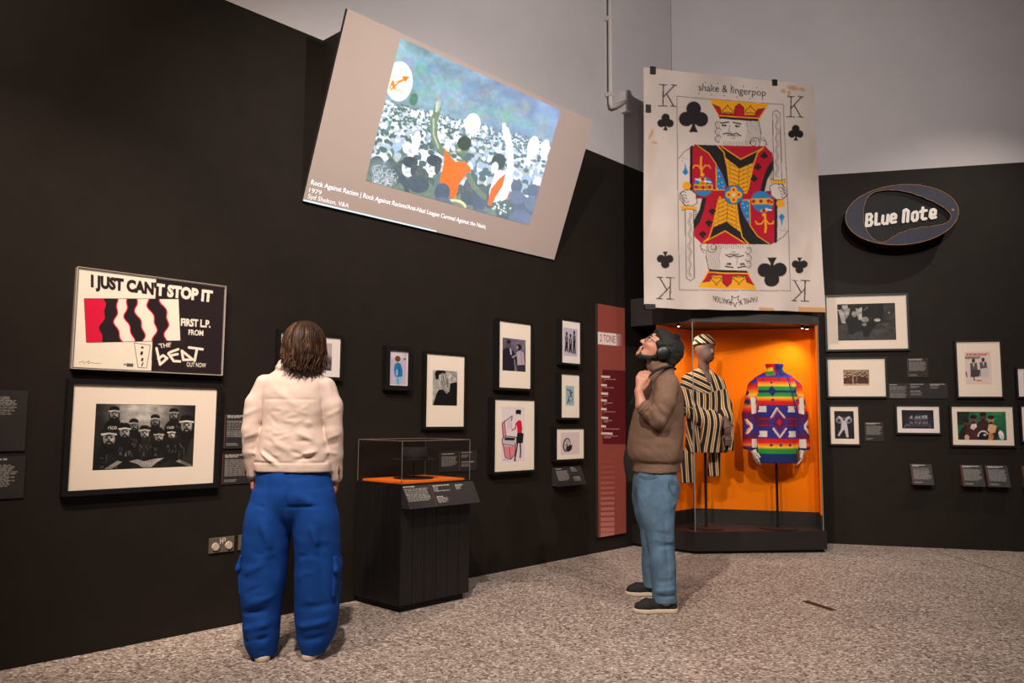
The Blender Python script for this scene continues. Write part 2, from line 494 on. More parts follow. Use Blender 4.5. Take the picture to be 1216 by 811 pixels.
        me.polygons.add(len(Q)); me.polygons.foreach_set('loop_start', np.arange(0, Q.size, 4, dtype=np.int32))
        me.update(calc_edges=True); me.validate()
        o = link(name, me, material, parent, True)
        return o, V

def paint(o, rgb):
    me = o.data; at = me.attributes.new('Col', 'FLOAT_COLOR', 'POINT')
    c = np.ones((len(me.vertices), 4), np.float32); c[:, :3] = rgb
    at.data.foreach_set('color', c.ravel())

# ================================================================== the room
def wall_box(name, along, p0, p1, z0, z1, thick, material, d=0.0):
    """box whose room side lies on the wall line between distances p0 and p1 from the corner"""
    A = on_left if along == 'left' else on_right
    a0, a1 = A(p0, z0, d), A(p1, z0, d); b0, b1 = A(p0, z0, -thick), A(p1, z0, -thick)
    up = lambda p: (p[0], p[1], z1)
    o = MB().hexa([a0, a1, b1, b0, up(a0), up(a1), up(b1), up(b0)]).build(name, material)
    o['kind'] = 'structure'
    return o

m_dark = mat('black_wall_paint', srgb(32, 27, 23), rough=0.62, noise=0.10, nscale=6, bump=0.10, bscale=90, spec=0.18)
m_white = mat('white_wall_paint', srgb(198, 194, 197), rough=0.75, noise=0.03, nscale=3, bump=0.05, bscale=60, spec=0.3)
wall_box('wall_left', 'left', -14.0, 0.0, 0.0, DARK_TOP, 0.12, m_dark)
wall_box('wall_right', 'right', 0.0, 7.5, 0.0, DARK_TOP, 0.12, m_dark)
wall_box('wall_left_upper', 'left', -14.0, 0.0, DARK_TOP, WALL_TOP, 0.12, m_white, d=-0.004)
wall_box('wall_right_upper', 'right', 0.0, 7.5, DARK_TOP, WALL_TOP, 0.12, m_white, d=-0.004)

def floor_material():
    m = bpy.data.materials.new('terrazzo'); m.use_nodes = True
    nt = m.node_tree; bs = nt.nodes['Principled BSDF']; tc = nt.nodes.new('ShaderNodeTexCoord')
    v = nt.nodes.new('ShaderNodeTexVoronoi'); v.inputs['Scale'].default_value = 84; v.inputs['Randomness'].default_value = 1
    nz = nt.nodes.new('ShaderNodeTexNoise'); nz.inputs['Scale'].default_value = 30; nz.inputs['Detail'].default_value = 2
    ad = nt.nodes.new('ShaderNodeMix'); ad.data_type = 'VECTOR'; ad.inputs['Factor'].default_value = 0.02
    nt.links.new(tc.outputs['Object'], nz.inputs['Vector'])
    nt.links.new(tc.outputs['Object'], ad.inputs[4]); nt.links.new(nz.outputs['Color'], ad.inputs[5])
    nt.links.new(ad.outputs[1], v.inputs['Vector'])
    sp = nt.nodes.new('ShaderNodeSeparateColor'); nt.links.new(v.outputs['Color'], sp.inputs[0])
    cr = nt.nodes.new('ShaderNodeValToRGB'); e = cr.color_ramp; e.interpolation = 'LINEAR'
    e.elements[0].position = 0.0; e.elements[0].color = srgb(92, 79, 72)
    e.elements[1].position = 1.0; e.elements[1].color = srgb(232, 220, 210)
    for p, c in ((0.14, (124, 109, 101)), (0.42, (163, 147, 137)), (0.74, (184, 168, 158)), (0.9, (208, 194, 184))):
        el = e.elements.new(p); el.color = srgb(*c)
    nt.links.new(sp.outputs[0], cr.inputs['Fac'])
    n2 = nt.nodes.new('ShaderNodeTexNoise'); n2.inputs['Scale'].default_value = 1.3; n2.inputs['Detail'].default_value = 6
    nt.links.new(tc.outputs['Object'], n2.inputs['Vector'])
    mr = nt.nodes.new('ShaderNodeMapRange'); mr.inputs['From Min'].default_value = 0.3; mr.inputs['From Max'].default_value = 0.7
    mr.inputs['To Min'].default_value = 0.86; mr.inputs['To Max'].default_value = 1.1
    nt.links.new(n2.outputs['Fac'], mr.inputs['Value'])
    mx = nt.nodes.new('ShaderNodeMix'); mx.data_type = 'RGBA'; mx.blend_type = 'MULTIPLY'; mx.inputs['Factor'].default_value = 1
    nt.links.new(cr.outputs['Color'], mx.inputs['A']); nt.links.new(mr.outputs['Result'], mx.inputs['B'])
    nt.links.new(mx.outputs['Result'], bs.inputs['Base Color'])
    bs.inputs['Roughness'].default_value = 0.5; bs.inputs['Specular IOR Level'].default_value = 0.35
    return m
fp = [on_left(-14, 0)[:2], on_right(7.5, 0)[:2], (9.2, -3.0), (-9.0, -3.0)]
fl = MB().prism([fp[0], (-9.0, -3.0), (9.2, -3.0), on_right(7.5, 0, -0.1)[:2], on_right(0, 0, -0.1)[:2], on_left(0, 0, -0.1)[:2], on_left(-14, 0, -0.1)[:2]], -0.1, 0.0).build('floor', floor_material())
fl['kind'] = 'structure'
j0, j1 = np.array([4.086, 8.04]), np.array([4.20, 4.60]); jd = (j1 - j0) / np.linalg.norm(j1 - j0); jn = np.array([-jd[1], jd[0]]) * 0.006
jt = MB().prism([tuple(j0 - jn), tuple(j1 - jn), tuple(j1 + jn), tuple(j0 + jn)], -0.002, 0.0012).build('trim_1', mat('floor_joint', srgb(104, 90, 82), rough=0.7))
jt['kind'] = 'structure'


# ================================================================== hung pictures
m_frame = mat('black_stained_wood', srgb(20, 19, 19), rough=0.42, noise=0.15, nscale=40, spec=0.45)
m_mount = mat('cream_mount_board', srgb(236, 222, 206), rough=0.85)
m_mountw = mat('white_mount_board', srgb(232, 222, 218), rough=0.85)
m_print = print_mat('printed_paper')
m_glaze = glass_mat('picture_glazing', ior=1.22)
m_board = mat('charcoal_caption_board', srgb(42, 40, 40), rough=0.7)
m_rust = mat('rust_red_line', srgb(104, 60, 50), rough=0.7)
RZ = {'left': AL, 'right': AR}
AT = {'left': on_left, 'right': on_right}

def picture(wall, m, p, canvas, label, fw=0.02, depth=0.034, mount=None, group=None, name='framed_picture', cat='picture'):
    """m, p: visible mount and print as (s0, z0, s1, z1) on the wall"""
    cx = (m[0] + m[2]) / 2; zb = m[1] - fw
    t = empty(name, AT[wall](cx, zb), RZ[wall], label, cat, group)
    x0, x1, z0, z1 = m[0] - cx, m[2] - cx, m[1] - zb, m[3] - zb
    X0, X1, Z0, Z1 = x0 - fw, x1 + fw, z0 - fw, z1 + fw
    f = MB()
    def rail(a, b, c, d):                       # outer a-b, inner d-c
        f.hexa([(a[0], -depth, a[1]), (b[0], -depth, b[1]), (b[0], -0.001, b[1]), (a[0], -0.001, a[1]),
                (d[0], -depth, d[1]), (c[0], -depth, c[1]), (c[0], -0.001, c[1]), (d[0], -0.001, d[1])])
    rail((X0, Z0), (X1, Z0), (x1, z0), (x0, z0)); rail((X1, Z0), (X1, Z1), (x1, z1), (x1, z0))
    rail((X1, Z1), (X0, Z1), (x0, z1), (x1, z1)); rail((X0, Z1), (X0, Z0), (x0, z0), (x0, z1))
    f.build('frame', m_frame, t)
    px0, px1, pz0, pz1 = p[0] - cx, p[2] - cx, p[1] - zb, p[3] - zb
    q = MB(); y = -depth + 0.010
    for a in ((x0, px0, z0, z1), (px1, x1, z0, z1), (px0, px1, z0, pz0), (px0, px1, pz1, z1)):
        q.box(a[0], a[1], y, y + 0.003, a[2], a[3])
    q.build('mount', mount or m_mount, t)
    sheet('print', canvas, px0, px1, pz0, pz1, y + 0.0015, m_print, t)
    MB().box(x0, x1, -depth + 0.004, -depth + 0.006, z0, z1).build('glazing', m_glaze, t)
    return t

def caption(wall, s0, z0, s1, z1, label, blocks, tilt=0.0, rule=None, group=None, seed=1):
    """text board; blocks: (x0, top, x1, rows) in 0..1 of the board; tilt: how far the lower edge stands out"""
    rg = np.random.default_rng(seed)
    cx = (s0 + s1) / 2; w = s1 - s0; h = z1 - z0
    t = empty('caption_board', AT[wall](cx, z0), RZ[wall], label, 'caption', group)
    c = Canvas([(0, 0), (1, 0), (1, 1), (0, 1)], max(24, int(w * 300)), max(24, int(h * 300)), (42, 40, 40))
    for (a, b, e, n, kind) in blocks:
        dy = 0.042 * 0.2 / h
        hh = dy * 0.55
        if kind == 'h':
            c.rows(a, b, e, n, dy * 1.1, hh * 1.35, (188, 182, 176), rg, 0.3)
        else:
            c.rows(a, b, e, n, dy, hh, (140, 136, 132), rg, 0.18)
    if tilt > 0:
        L = math.hypot(h, tilt)
        MB().add([(-w / 2, -0.001, 0), (w / 2, -0.001, 0), (w / 2, -tilt - 0.012, 0), (-w / 2, -tilt - 0.012, 0),
                  (-w / 2, -0.001, h), (w / 2, -0.001, h), (w / 2, -0.012, h), (-w / 2, -0.012, h)],
                 [(0, 1, 2, 3), (7, 6, 5, 4), (3, 2, 6, 7), (1, 0, 4, 5), (0, 3, 7, 4), (2, 1, 5, 6)]).build('wedge', m_board, t)
        H, W = c.h, c.w
        xs, k = np.meshgrid(np.linspace(-w / 2, w / 2, W), np.linspace(1, 0, H))
        P = np.stack([xs, -0.0135 - tilt * (1 - k), k * h], -1)
        link('caption_text', grid_mesh('caption_text', P, c.pixels()), m_print, t)
        if rule:
            MB().hexa([(-w / 2 - 0.004, -0.001, 0), (-w / 2, -0.001, 0), (-w / 2, -tilt - 0.016, 0), (-w / 2 - 0.004, -tilt - 0.016, 0),
                       (-w / 2 - 0.004, -0.001, h), (-w / 2, -0.001, h), (-w / 2, -0.016, h), (-w / 2 - 0.004, -0.016, h)]).build('red_edge', m_rust, t)
    else:
        MB().box(-w / 2, w / 2, -0.006, -0.0005, 0, h).build('board', m_board, t)
        sheet('caption_text', c, -w / 2, w / 2, 0, h, -0.0066, m_print, t)
        if rule is not None:
            r = -w / 2 + w * rule
            MB().box(r - 0.002, r + 0.002, -0.0072, -0.0055, 0.004, h - 0.004).build('red_rule', m_rust, t)
    return t

BW = lambda g, t=0.0: (g * (1.0 + 0.02 + t), g, g * (0.97 - t))
def people_noise(c, rg, n, x0, x1, y0, y1, lo, hi, r0, r1, tint=0.0):
    for _ in range(n):
        g = lo + (hi - lo) * rg.random(); r = r0 + (r1 - r0) * rg.random()
        c.ell(x0 + (x1 - x0) * rg.random(), y0 + (y1 - y0) * rg.random(), r, r * (0.8 + rg.random()), BW(g, tint), rg.random() * 3, 0.85)

# ---- big poster in a clear case -------------------------------------------------------------------
POSTER = (-6.063, 1.492, -5.227, 2.033)
c = Canvas([(91.5, 318), (266.5, 340.3), (262.2, 446.5), (84, 437.5)], 430, 280, (238, 228, 212))
c.frame(80, 310, 5.405)
INK = (36, 25, 30); PAPER = (240, 230, 214); RED = (214, 18, 62)
c.poly([(563, 60), (1040, 100), (1010, 790), (526, 760), (536, 520), (556, 235)], INK)
c.poly([(95, 240), (708, 240), (720, 515), (108, 528)], RED)
edges = [215, 290, 362, 435, 520, 603]
def wavy(x, j):
    ys = np.linspace(240, 526, 26)
    return [(x + 18 * math.sin((y - 240) / 44.0 + j) + 9 * math.sin((y - 240) / 17.0 + 2 * j) + (y - 240) * 0.13 * (1 if j > 0 else 0), y) for y in ys]
box = [(95, 240), (708, 240), (720, 515), (108, 528)]
_cl = Canvas([(91.5, 318), (266.5, 340.3), (262.2, 446.5), (84, 437.5)], 430, 280, (0, 0, 0)).frame(80, 310, 5.405)
_cl.poly(box, (255, 255, 255)); c.clip = _cl.a[..., 0] > 100
for j, x in enumerate(edges):
    L = wavy(x, j); col = INK if j % 2 == 0 else PAPER
    c.poly(L + [(740, 526), (740, 240)], col)
    if j > 0: c.line(L, 7, RED)
c.clip = None
c.line(box, 3, INK, closed=True)
full = [(138, 82), (933, 184), (926, 263), (138, 166)]
c.text("I JUST CAN'T STOP IT", full, lambda p: INK if p[0] < 560 else PAPER, offset=0.06, caps=True)
c.text('FIRST L.P.', [(722, 366), (918, 379), (916, 431), (722, 418)], PAPER, offset=0.05)
c.text('FROM', [(772, 440), (870, 446), (868, 484), (772, 478)], PAPER, offset=0.03)
c.text('THE', [(573, 536), (660, 527), (652, 556), (588, 565)], PAPER, offset=0.02)
for pts in ([(563, 566), (586, 672)], [(586, 672), (632, 632), (606, 612), (575, 634)], [(655, 590), (640, 600), (676, 650)], [(655, 590), (704, 572)], [(652, 614), (700, 604)], [(674, 650), (716, 652)],
            [(728, 582), (738, 642), (800, 640), (728, 582)], [(775, 560), (864, 572)], [(828, 568), (812, 648)]):
    c.line(pts, 17, PAPER)
c.text('OUT NOW', [(760, 656), (888, 664), (886, 694), (760, 688)], PAPER, offset=0.02)
c.line([(418, 530), (522, 545), (498, 695), (442, 692)], 3, INK, closed=True)
for x, y, rx, ry in ((470, 560, 9, 7), (466, 598, 8, 14), (470, 640, 7, 12), (470, 672, 4, 16)): c.ell(x, y, rx, ry, INK, 0.3)
c.poly([(366, 664), (412, 667), (410, 688), (368, 686)], (90, 78, 76)); c.ell(356, 672, 8, 6, (120, 106, 100))
c.line([(60, 660), (85, 650), (92, 664), (110, 655), (126, 648), (118, 668), (140, 658), (158, 665), (200, 664)], 2.2, (70, 60, 60))
cx = (POSTER[0] + POSTER[2]) / 2
t = empty('poster_case', on_left(cx, POSTER[1]), AL, 'cream, black and red poster headed I JUST CAN\'T STOP IT in a clear case', 'poster')
w2 = (POSTER[2] - POSTER[0]) / 2; hh = POSTER[3] - POSTER[1]
m_acr = mat('clear_acrylic_edge', srgb(170, 160, 152), rough=0.25, spec=0.6)
MB().box(-w2, w2, -0.031, -0.001, 0, hh).build('backing_board', mat('grey_board', srgb(120, 112, 106), rough=0.8), t)
sheet('poster_print', c, -w2 + 0.008, w2 - 0.008, 0.008, hh - 0.008, -0.033, m_print, t)
MB().box(-w2, w2, -0.042, -0.039, 0, hh).build('front_sheet', glass_mat('clear_acrylic', ior=1.3), t)
f = MB()
for a in ((-w2, w2, 0, 0.006), (-w2, w2, hh - 0.006, hh), (-w2, -w2 + 0.006, 0.006, hh - 0.006), (w2 - 0.006, w2, 0.006, hh - 0.006)):
    f.box(a[0], a[1], -0.0388, -0.0312, a[2], a[3])
f.build('case_edge', glass_mat('clear_acrylic', ior=1.3), t)
f = MB()
for y in (-0.0405, -0.031):
    q = [(-w2, y, 0), (w2, y, 0), (w2, y, hh), (-w2, y, hh), (-w2, y, 0)]
    for a, b in zip(q[:-1], q[1:]): f.tube([a, b], 0.0022, 6)
f.build('polished_edge', m_acr, t)
for x in (-w2 * 0.55, w2 * 0.55):
    for z in (0.0, hh): MB().tube([(x, -0.030, z - 0.004), (x, -0.030, z + 0.004)], 0.004, 8).build('fixing_screw', mat('steel', srgb(150, 146, 142), rough=0.35, metal=1), t)

# ---- group photograph -----------------------------------------------------------------------------
rg = np.random.default_rng(3)
c = Canvas([(113.7, 479), (231.7, 481.8), (227.7, 553.9), (108.7, 558.4)], 300, 196, BW(34)).frame(60, 440, 5.068)
c.ell(560, 250, 170, 130, BW(176), 0, 1, 0.8)
P = [(383, 262, 30, 40, .9), (740, 272, 26, 36, .85), (628, 308, 27, 36, .8), (500, 335, 26, 38, .75), (445, 372, 33, 48, 1), (815, 335, 38, 55, 1), (725, 388, 22, 34, 1), (650, 402, 28, 36, .9), (350, 408, 42, 58, 1), (565, 378, 30, 40, 1)]
for x, y, rx, ry, b in P:
    c.ell(x, y + ry * 2.6, rx * 2.3, ry * 1.9, BW(17 + 8 * rg.random()))
for x, y, rx, ry, b in P:
    c.ell(x, y + ry * 2.7, rx * 1.9, ry * 1.6, BW(22))
    for k in range(9):
        xx = x + rx * 2.6 * (rg.random() - .5); yy = y + ry * (1.6 + 1.6 * rg.random())
        c.line([(xx, yy), (xx + rx * (rg.random() - .5), yy + ry * 0.8 * rg.random())], 3 + 4 * rg.random(), BW(55 + 90 * rg.random()), 0.6)
    c.ell(x, y + 0.25 * ry, rx * 1.08, ry * 1.1, BW(20))
    c.ell(x, y, rx * .88, ry * .82, BW(128 * b)); c.ell(x + rx * .3, y - .1 * ry, rx * .4, ry * .5, BW(205 * b), 0, .8, .4)
    for e in (-1, 1): c.ell(x + e * rx * .36, y - ry * .1, rx * .2, ry * .1, BW(24))
    c.ell(x, y + ry * .2, rx * .16, ry * .22, BW(70 * b)); c.ell(x, y + ry * .62, rx * .62, ry * .38, BW(22)); c.ell(x, y + ry * .5, rx * .3, ry * .07, BW(120 * b))
    c.ell(x, y - ry * .72, rx * 1.06, ry * .5, BW(22))
    c.line([(x - rx * 1.02, y - ry * .42), (x, y - ry * .52), (x + rx * 1.02, y - ry * .42)], ry * .2, BW(205 * b))
for x, y, k in ((345, 345, 1.0), (420, 308, .8), (697, 345, .8)): c.text('rico', [(x, y - 14 * k), (x + 52 * k, y - 18 * k), (x + 52 * k, y + 8 * k), (x, y + 10 * k)], BW(205), offset=0.01)
c.poly([(468, 545), (520, 532), (560, 545), (620, 530), (680, 525), (640, 548), (600, 580), (555, 584), (520, 562)], BW(150))
for k in range(5): c.line([(545 + 14 * k, 560 - 3 * k), (560 + 12 * k, 582 - 4 * k)], 3, BW(60))
c.poly([(320, 590), (400, 540), (430, 548), (360, 592)], BW(130)); c.poly([(745, 545), (770, 535), (850, 570), (830, 578)], BW(130))
c.poly([(770, 560), (860, 390), (870, 577)], BW(60), .5)
c.mottle(0.16, 14, rg)
picture('left', (-6.048, 0.855, -5.254, 1.412), (-5.930, 0.956, -5.380, 1.310), c, 'large black framed group photograph of ten people in woolly hats, directly below the red poster', fw=0.028, depth=0.04)

# ---- photograph behind the person in the cream jacket ---------------------------------------------
rg = np.random.default_rng(4)
c = Canvas([(0, 0), (100, 0), (100, 60), (0, 60)], 100, 60, (188, 168, 165))
c.poly([(0, 28), (30, 24), (60, 34), (100, 40), (100, 60), (0, 60)], (84, 72, 84))
people_noise(c, rg, 50, 0, 100, 30, 60, 40, 110, 2, 6)
c.poly([(62, 34), (70, 16), (75, 10), (80, 18), (84, 40), (94, 22), (90, 45)], (70, 62, 74)); c.ell(75, 22, 4, 6, (64, 54, 66))
picture('left', (-4.835, 1.516, -4.376, 1.783), (-4.770, 1.558, -4.441, 1.742), c, 'framed black and white photograph half hidden behind the brown haired head', fw=0.022, mount=m_mountw)

# ---- small print of a figure in a blue jacket -----------------------------------------------------
c = Canvas([(460.7, 417), (482.3, 418.3), (481.5, 457.8), (460.5, 457)], 60, 90, (188, 176, 196)).frame(440, 405, 7.054)
c.ell(200, 115, 70, 35, (210, 200, 214), 0, 1, .5)
c.poly([(188, 196), (212, 180), (240, 192), (256, 250), (254, 300), (215, 305), (190, 300), (180, 240)], (36, 118, 170))
c.line([(215, 195), (232, 250), (220, 300)], 6, (20, 70, 120)); c.poly([(195, 250), (215, 235), (218, 290), (198, 296)], (120, 172, 206))
c.ell(213, 150, 24, 26, (112, 62, 38)); c.poly([(196, 305), (250, 303), (244, 372), (186, 372)], (150, 180, 212)); c.line([(215, 320), (218, 372)], 10, (70, 130, 180))
c.ell(275, 152, 9, 9, (90, 60, 56))
picture('left', (-3.962, 1.478, -3.790, 1.728), (-3.955, 1.484, -3.797, 1.722), c, 'small thick black frame with a print of a figure in a blue jacket', fw=0.034, depth=0.05)

# ---- figure hiding the face behind a hand ---------------------------------------------------------
rg = np.random.default_rng(5)
c = Canvas([(512, 440), (543, 441.5), (542, 482), (511.3, 482)], 90, 94, BW(168)).frame(440, 405, 7.054)
c.mottle(0.12, 9, rg)
c.line([(660, 265), (700, 300), (726, 320)], 14, BW(120), .6)
c.ell(578, 282, 50, 38, BW(20)); c.ell(548, 300, 16, 30, BW(16))
c.poly([(505, 560), (540, 450), (560, 415), (610, 405), (655, 362), (700, 350), (740, 352), (740, 560)], BW(15))
c.poly([(560, 300), (590, 275), (630, 275), (645, 330), (662, 360), (655, 425), (630, 445), (600, 415), (575, 370)], BW(150))
for a in ([(575, 300), (600, 380)], [(598, 285), (616, 370)], [(618, 282), (632, 360)], [(640, 320), (640, 390)]): c.line(a, 5, BW(54))
c.line([(570, 290), (580, 340)], 8, BW(205)); c.line([(607, 285), (618, 340)], 7, BW(200))
c.line([(605, 420), (640, 430)], 6, BW(90))
c.mottle(0.12, 22, rg)
picture('left', (-3.603, 1.180, -3.208, 1.730), (-3.536, 1.341, -3.279, 1.609), c, 'framed black and white portrait of a figure covering the face with one hand', fw=0.021, depth=0.04)

# ---- couple ---------------------------------------------------------------------------------------
rg = np.random.default_rng(6)
c = Canvas([(593.8, 401.6), (621.8, 403.7), (620.7, 441.7), (593.3, 440)], 90, 110, (92, 86, 104)).frame(570, 370, 3.862)
c.ell(185, 150, 30, 28, (120, 112, 128), 0, 1, .6); c.mottle(.15, 8, rg)
c.poly([(92, 180), (112, 168), (132, 172), (150, 195), (160, 215), (150, 275), (92, 272)], (34, 30, 42))
c.ell(121, 152, 9, 13, (78, 66, 76)); c.ell(121, 141, 10, 7, (28, 24, 32)); c.poly([(124, 172), (132, 172), (134, 200), (128, 200)], (190, 182, 190))
c.ell(166, 165, 14, 14, (30, 26, 34)); c.ell(159, 166, 6, 9, (150, 132, 140))
c.poly([(155, 188), (172, 180), (188, 188), (192, 245), (160, 248)], (176, 166, 176)); c.poly([(152, 198), (165, 195), (140, 216), (132, 210)], (160, 146, 154))
c.poly([(158, 246), (194, 244), (196, 277), (156, 275)], (52, 46, 58)); c.line([(146, 220), (150, 276)], 5, (140, 130, 142)); c.line([(176, 190), (180, 240)], 2, (120, 112, 124))
picture('left', (-2.835, 1.499, -2.443, 2.049), (-2.791, 1.641, -2.502, 1.913), c, 'framed black and white photograph of a dancing couple, above the jukebox drawing', fw=0.021, depth=0.06, mount=m_mount)

# ---- drawing with a jukebox -----------------------------------------------------------------------
c = Canvas([(592, 484), (619.7, 484), (619.2, 548), (591.2, 548.7)], 110, 170, (226, 212, 216)).frame(570, 370, 3.862)
PK = (222, 128, 140); K = (28, 24, 28)
c.poly([(86, 515), (98, 500), (104, 572), (92, 580)], PK); c.line([(86, 513), (132, 478), (130, 500)], 3, K); c.line([(86, 513), (92, 580)], 3, K); c.line([(98, 500), (104, 572)], 2, K)
for x in (112, 120, 127): c.line([(x, 495 - (x - 112) * .5), (x + 1, 535)], 1.6, (120, 100, 108))
c.poly([(86, 582), (104, 570), (152, 575), (152, 600), (140, 614), (88, 606)], (196, 186, 192)); c.line([(86, 582), (104, 570), (152, 575), (152, 600), (140, 614), (88, 606)], 3, K, closed=True)
c.poly([(100, 576), (146, 578), (140, 590), (96, 588)], K)
c.poly([(92, 612), (118, 618), (122, 672), (100, 664)], PK); c.poly([(122, 618), (146, 610), (142, 656), (126, 672)], PK)
c.line([(90, 608), (100, 666), (124, 676), (144, 656), (148, 606)], 3, K); c.line([(119, 616), (124, 676)], 3, K)
c.ell(160, 464, 12, 13, K); c.poly([(152, 470), (166, 470), (166, 488), (156, 492)], (236, 214, 208)); c.ell(161, 456, 13, 6, K); c.line([(158, 490), (160, 500)], 5, (236, 214, 208))
c.poly([(150, 508), (162, 497), (174, 502), (178, 540), (174, 556), (156, 556), (154, 530)], (206, 20, 56)); c.line([(150, 512), (146, 535), (128, 545)], 5, (206, 20, 56)); c.line([(128, 546), (118, 545)], 4, (236, 214, 208))
c.poly([(155, 556), (175, 554), (184, 560), (180, 602), (150, 604)], K)
c.line([(156, 602), (150, 640), (142, 682)], 6, K); c.line([(168, 602), (170, 640), (168, 668)], 6, K); c.line([(142, 682), (150, 683)], 3, K)
c.line([(88, 678), (104, 674), (112, 680)], 1.5, (80, 70, 76))
picture('left', (-2.891, 0.815, -2.401, 1.400), (-2.803, 0.887, -2.515, 1.336), c, 'framed drawing of a woman in a red top beside a pink jukebox', fw=0.018, depth=0.07)

# ---- three dark figures, pale blue sheet, round emblem ---------------------------------------------
c = Canvas([(0, 0), (60, 0), (60, 78), (0, 78)], 70, 90, (190, 180, 198))
for x, top, l in ((14, 18, 60), (30, 22, 62), (46, 12, 64)):
    c.ell(x, top, 3.6, 5, (44, 38, 48)); c.ell(x, top - 4, 4.2, 2.4, K); c.poly([(x - 6, top + 6), (x + 5, top + 6), (x + 6, top + 26), (x - 5, top + 28)], K)
    c.poly([(x - 5, top + 26), (x + 5, top + 26), (x + 6, l + 6), (x + 1, l + 6), (x, top + 36), (x - 3, l + 6), (x - 8, l + 6)], K)
    c.line([(x, top + 7), (x, top + 20)], 1.6, (200, 192, 204))
picture('left', (-2.020, 1.749, -1.752, 2.135), (-1.992, 1.813, -1.787, 2.067), c, 'small framed print of three dark standing figures, topmost of three stacked frames', fw=0.018, depth=0.06, mount=m_mountw)

c = Canvas([(0, 0), (40, 0), (40, 56), (0, 56)], 50, 70, (158, 184, 192)); rg = np.random.default_rng(9)
for k in range(16): c.ell(6 + 28 * rg.random(), 5 + 46 * rg.random(), 1 + 2 * rg.random(), 1.5 + 3 * rg.random(), (60, 74, 86), rg.random())
c.poly([(18, 12), (26, 10), (27, 30), (20, 32)], (70, 84, 96)); c.line([(10, 20), (14, 44), (22, 50)], 1.4, (60, 74, 86)); c.line([(30, 8), (30, 46)], 1.2, (90, 108, 118))
picture('left', (-2.028, 1.257, -1.763, 1.646), (-1.960, 1.365, -1.834, 1.542), c, 'small framed pale blue sheet, between the three figures and the round emblem', fw=0.018, depth=0.06)

c = Canvas([(662.7, 513.7), (685.2, 513.7), (685.2, 539.6), (662.7, 539.6)], 80, 60, (214, 196, 196)).frame(570, 370, 3.862)
c.ell(386, 610, 17, 31, (40, 34, 36), .1); c.ell(387, 610, 13, 26, (205, 188, 188), .1)
for k in range(6): c.line([(387, 612), (387 + 14 * math.cos(k * 1.05), 612 + 26 * math.sin(k * 1.05))], 2, (60, 52, 54))
c.poly([(386, 618), (412, 610), (408, 632), (395, 642), (384, 634)], (28, 24, 26))
picture('left', (-2.094, 0.887, -1.698, 1.157), (-2.030, 0.926, -1.757, 1.122), c, 'small landscape frame with a round black emblem, lowest of three stacked frames', fw=0.018, depth=0.06)

# ---- right wall -----------------------------------------------------------------------------------
rg = np.random.default_rng(11)
c = Canvas([(994.2, 361), (1063, 360.2), (1063.8, 403.6), (995.2, 404.6)], 180, 116, BW(40)).frame(940, 340, 7.6)
c.poly([(400, 340), (960, 330), (960, 520), (400, 520)], BW(58)); c.poly([(400, 100), (960, 100), (960, 300), (800, 330), (600, 320), (400, 360)], BW(30))
c.poly([(415, 190), (440, 180), (480, 250), (490, 335), (455, 330)], BW(175)); c.poly([(455, 170), (540, 165), (520, 260), (490, 300)], BW(150)); c.poly([(580, 200), (640, 190), (638, 280), (600, 280)], BW(170))
for x, y, r in ((436, 190, 20), (528, 180, 18), (605, 175, 24), (680, 190, 36), (760, 200, 36), (850, 210, 34)): c.ell(x, y, r, r * 1.1, BW(18))
c.poly([(640, 160), (830, 160), (820, 290), (640, 280)], BW(16)); c.poly([(830, 170), (935, 165), (935, 300), (840, 310)], BW(52))
c.poly([(500, 310), (560, 260), (620, 300), (650, 380), (540, 440), (510, 390)], BW(14)); c.ell(570, 250, 24, 28, BW(150)); c.poly([(640, 360), (740, 300), (780, 330), (720, 400), (700, 450), (650, 455)], BW(12))
c.ell(665, 300, 34, 24, BW(140)); c.ell(775, 305, 28, 14, BW(180)); c.ell(620, 290, 18, 14, BW(170)); c.ell(660, 345, 20, 14, BW(120)); c.ell(880, 240, 9, 9, BW(170))
c.line([(520, 420), (700, 370)], 22, BW(16)); c.line([(660, 215), (690, 190)], 7, BW(120))
c.mottle(.22, 12, rg)
picture('right', (1.555, 1.980, 2.319, 2.530), (1.659, 2.071, 2.212, 2.451), c, 'large framed dark photograph of people crouching on a floor, below the oval sign', fw=0.02, depth=0.035)

rg = np.random.default_rng(12)
c = Canvas([(0, 0), (62, 0), (62, 38), (0, 38)], 100, 62, (150, 126, 100))
c.poly([(0, 30), (62, 28), (62, 38), (0, 38)], (176, 152, 122))
for k in range(16):
    x = 3 + 56 * rg.random(); y = 9 + 8 * rg.random(); c.poly([(x - 3, y + 3), (x + 3, y + 3), (x + 4, 33), (x - 4, 33)], (58 + 30 * rg.random(), 46, 36)); c.ell(x, y, 2, 2.8, (186, 158, 128)); c.ell(x, y - 2, 2.3, 1.3, (50, 38, 30))
c.mottle(.2, 14, rg)
picture('right', (1.548, 1.496, 2.095, 1.880), (1.697, 1.606, 1.944, 1.769), c, 'framed small sepia group photograph in a wide cream mount', fw=0.018)

c = Canvas([(990.3, 488.4), (1013.7, 487.9), (1014.4, 521.2), (991.8, 520.7)], 60, 90, (24, 22, 32)).frame(975, 340, 4.056)
WH = (196, 190, 198)
c.poly([(98, 655), (122, 650), (128, 690), (132, 726), (122, 728), (112, 690), (102, 700), (88, 722), (80, 718), (95, 690)], WH)
for sx in (-1, 1): c.ell(110 + sx * 20, 645, 18, 16, (150, 146, 158)); c.line([(110, 655), (110 + sx * 24, 630)], 9, WH); c.ell(110 + sx * 24, 648, 8, 9, (60, 56, 68))
c.ell(110, 640, 7, 9, (90, 84, 94))
picture('right', (1.558, 1.010, 1.827, 1.392), (1.598, 1.063, 1.784, 1.345), c, 'small upright frame with a pale dancing figure on black', fw=0.018)

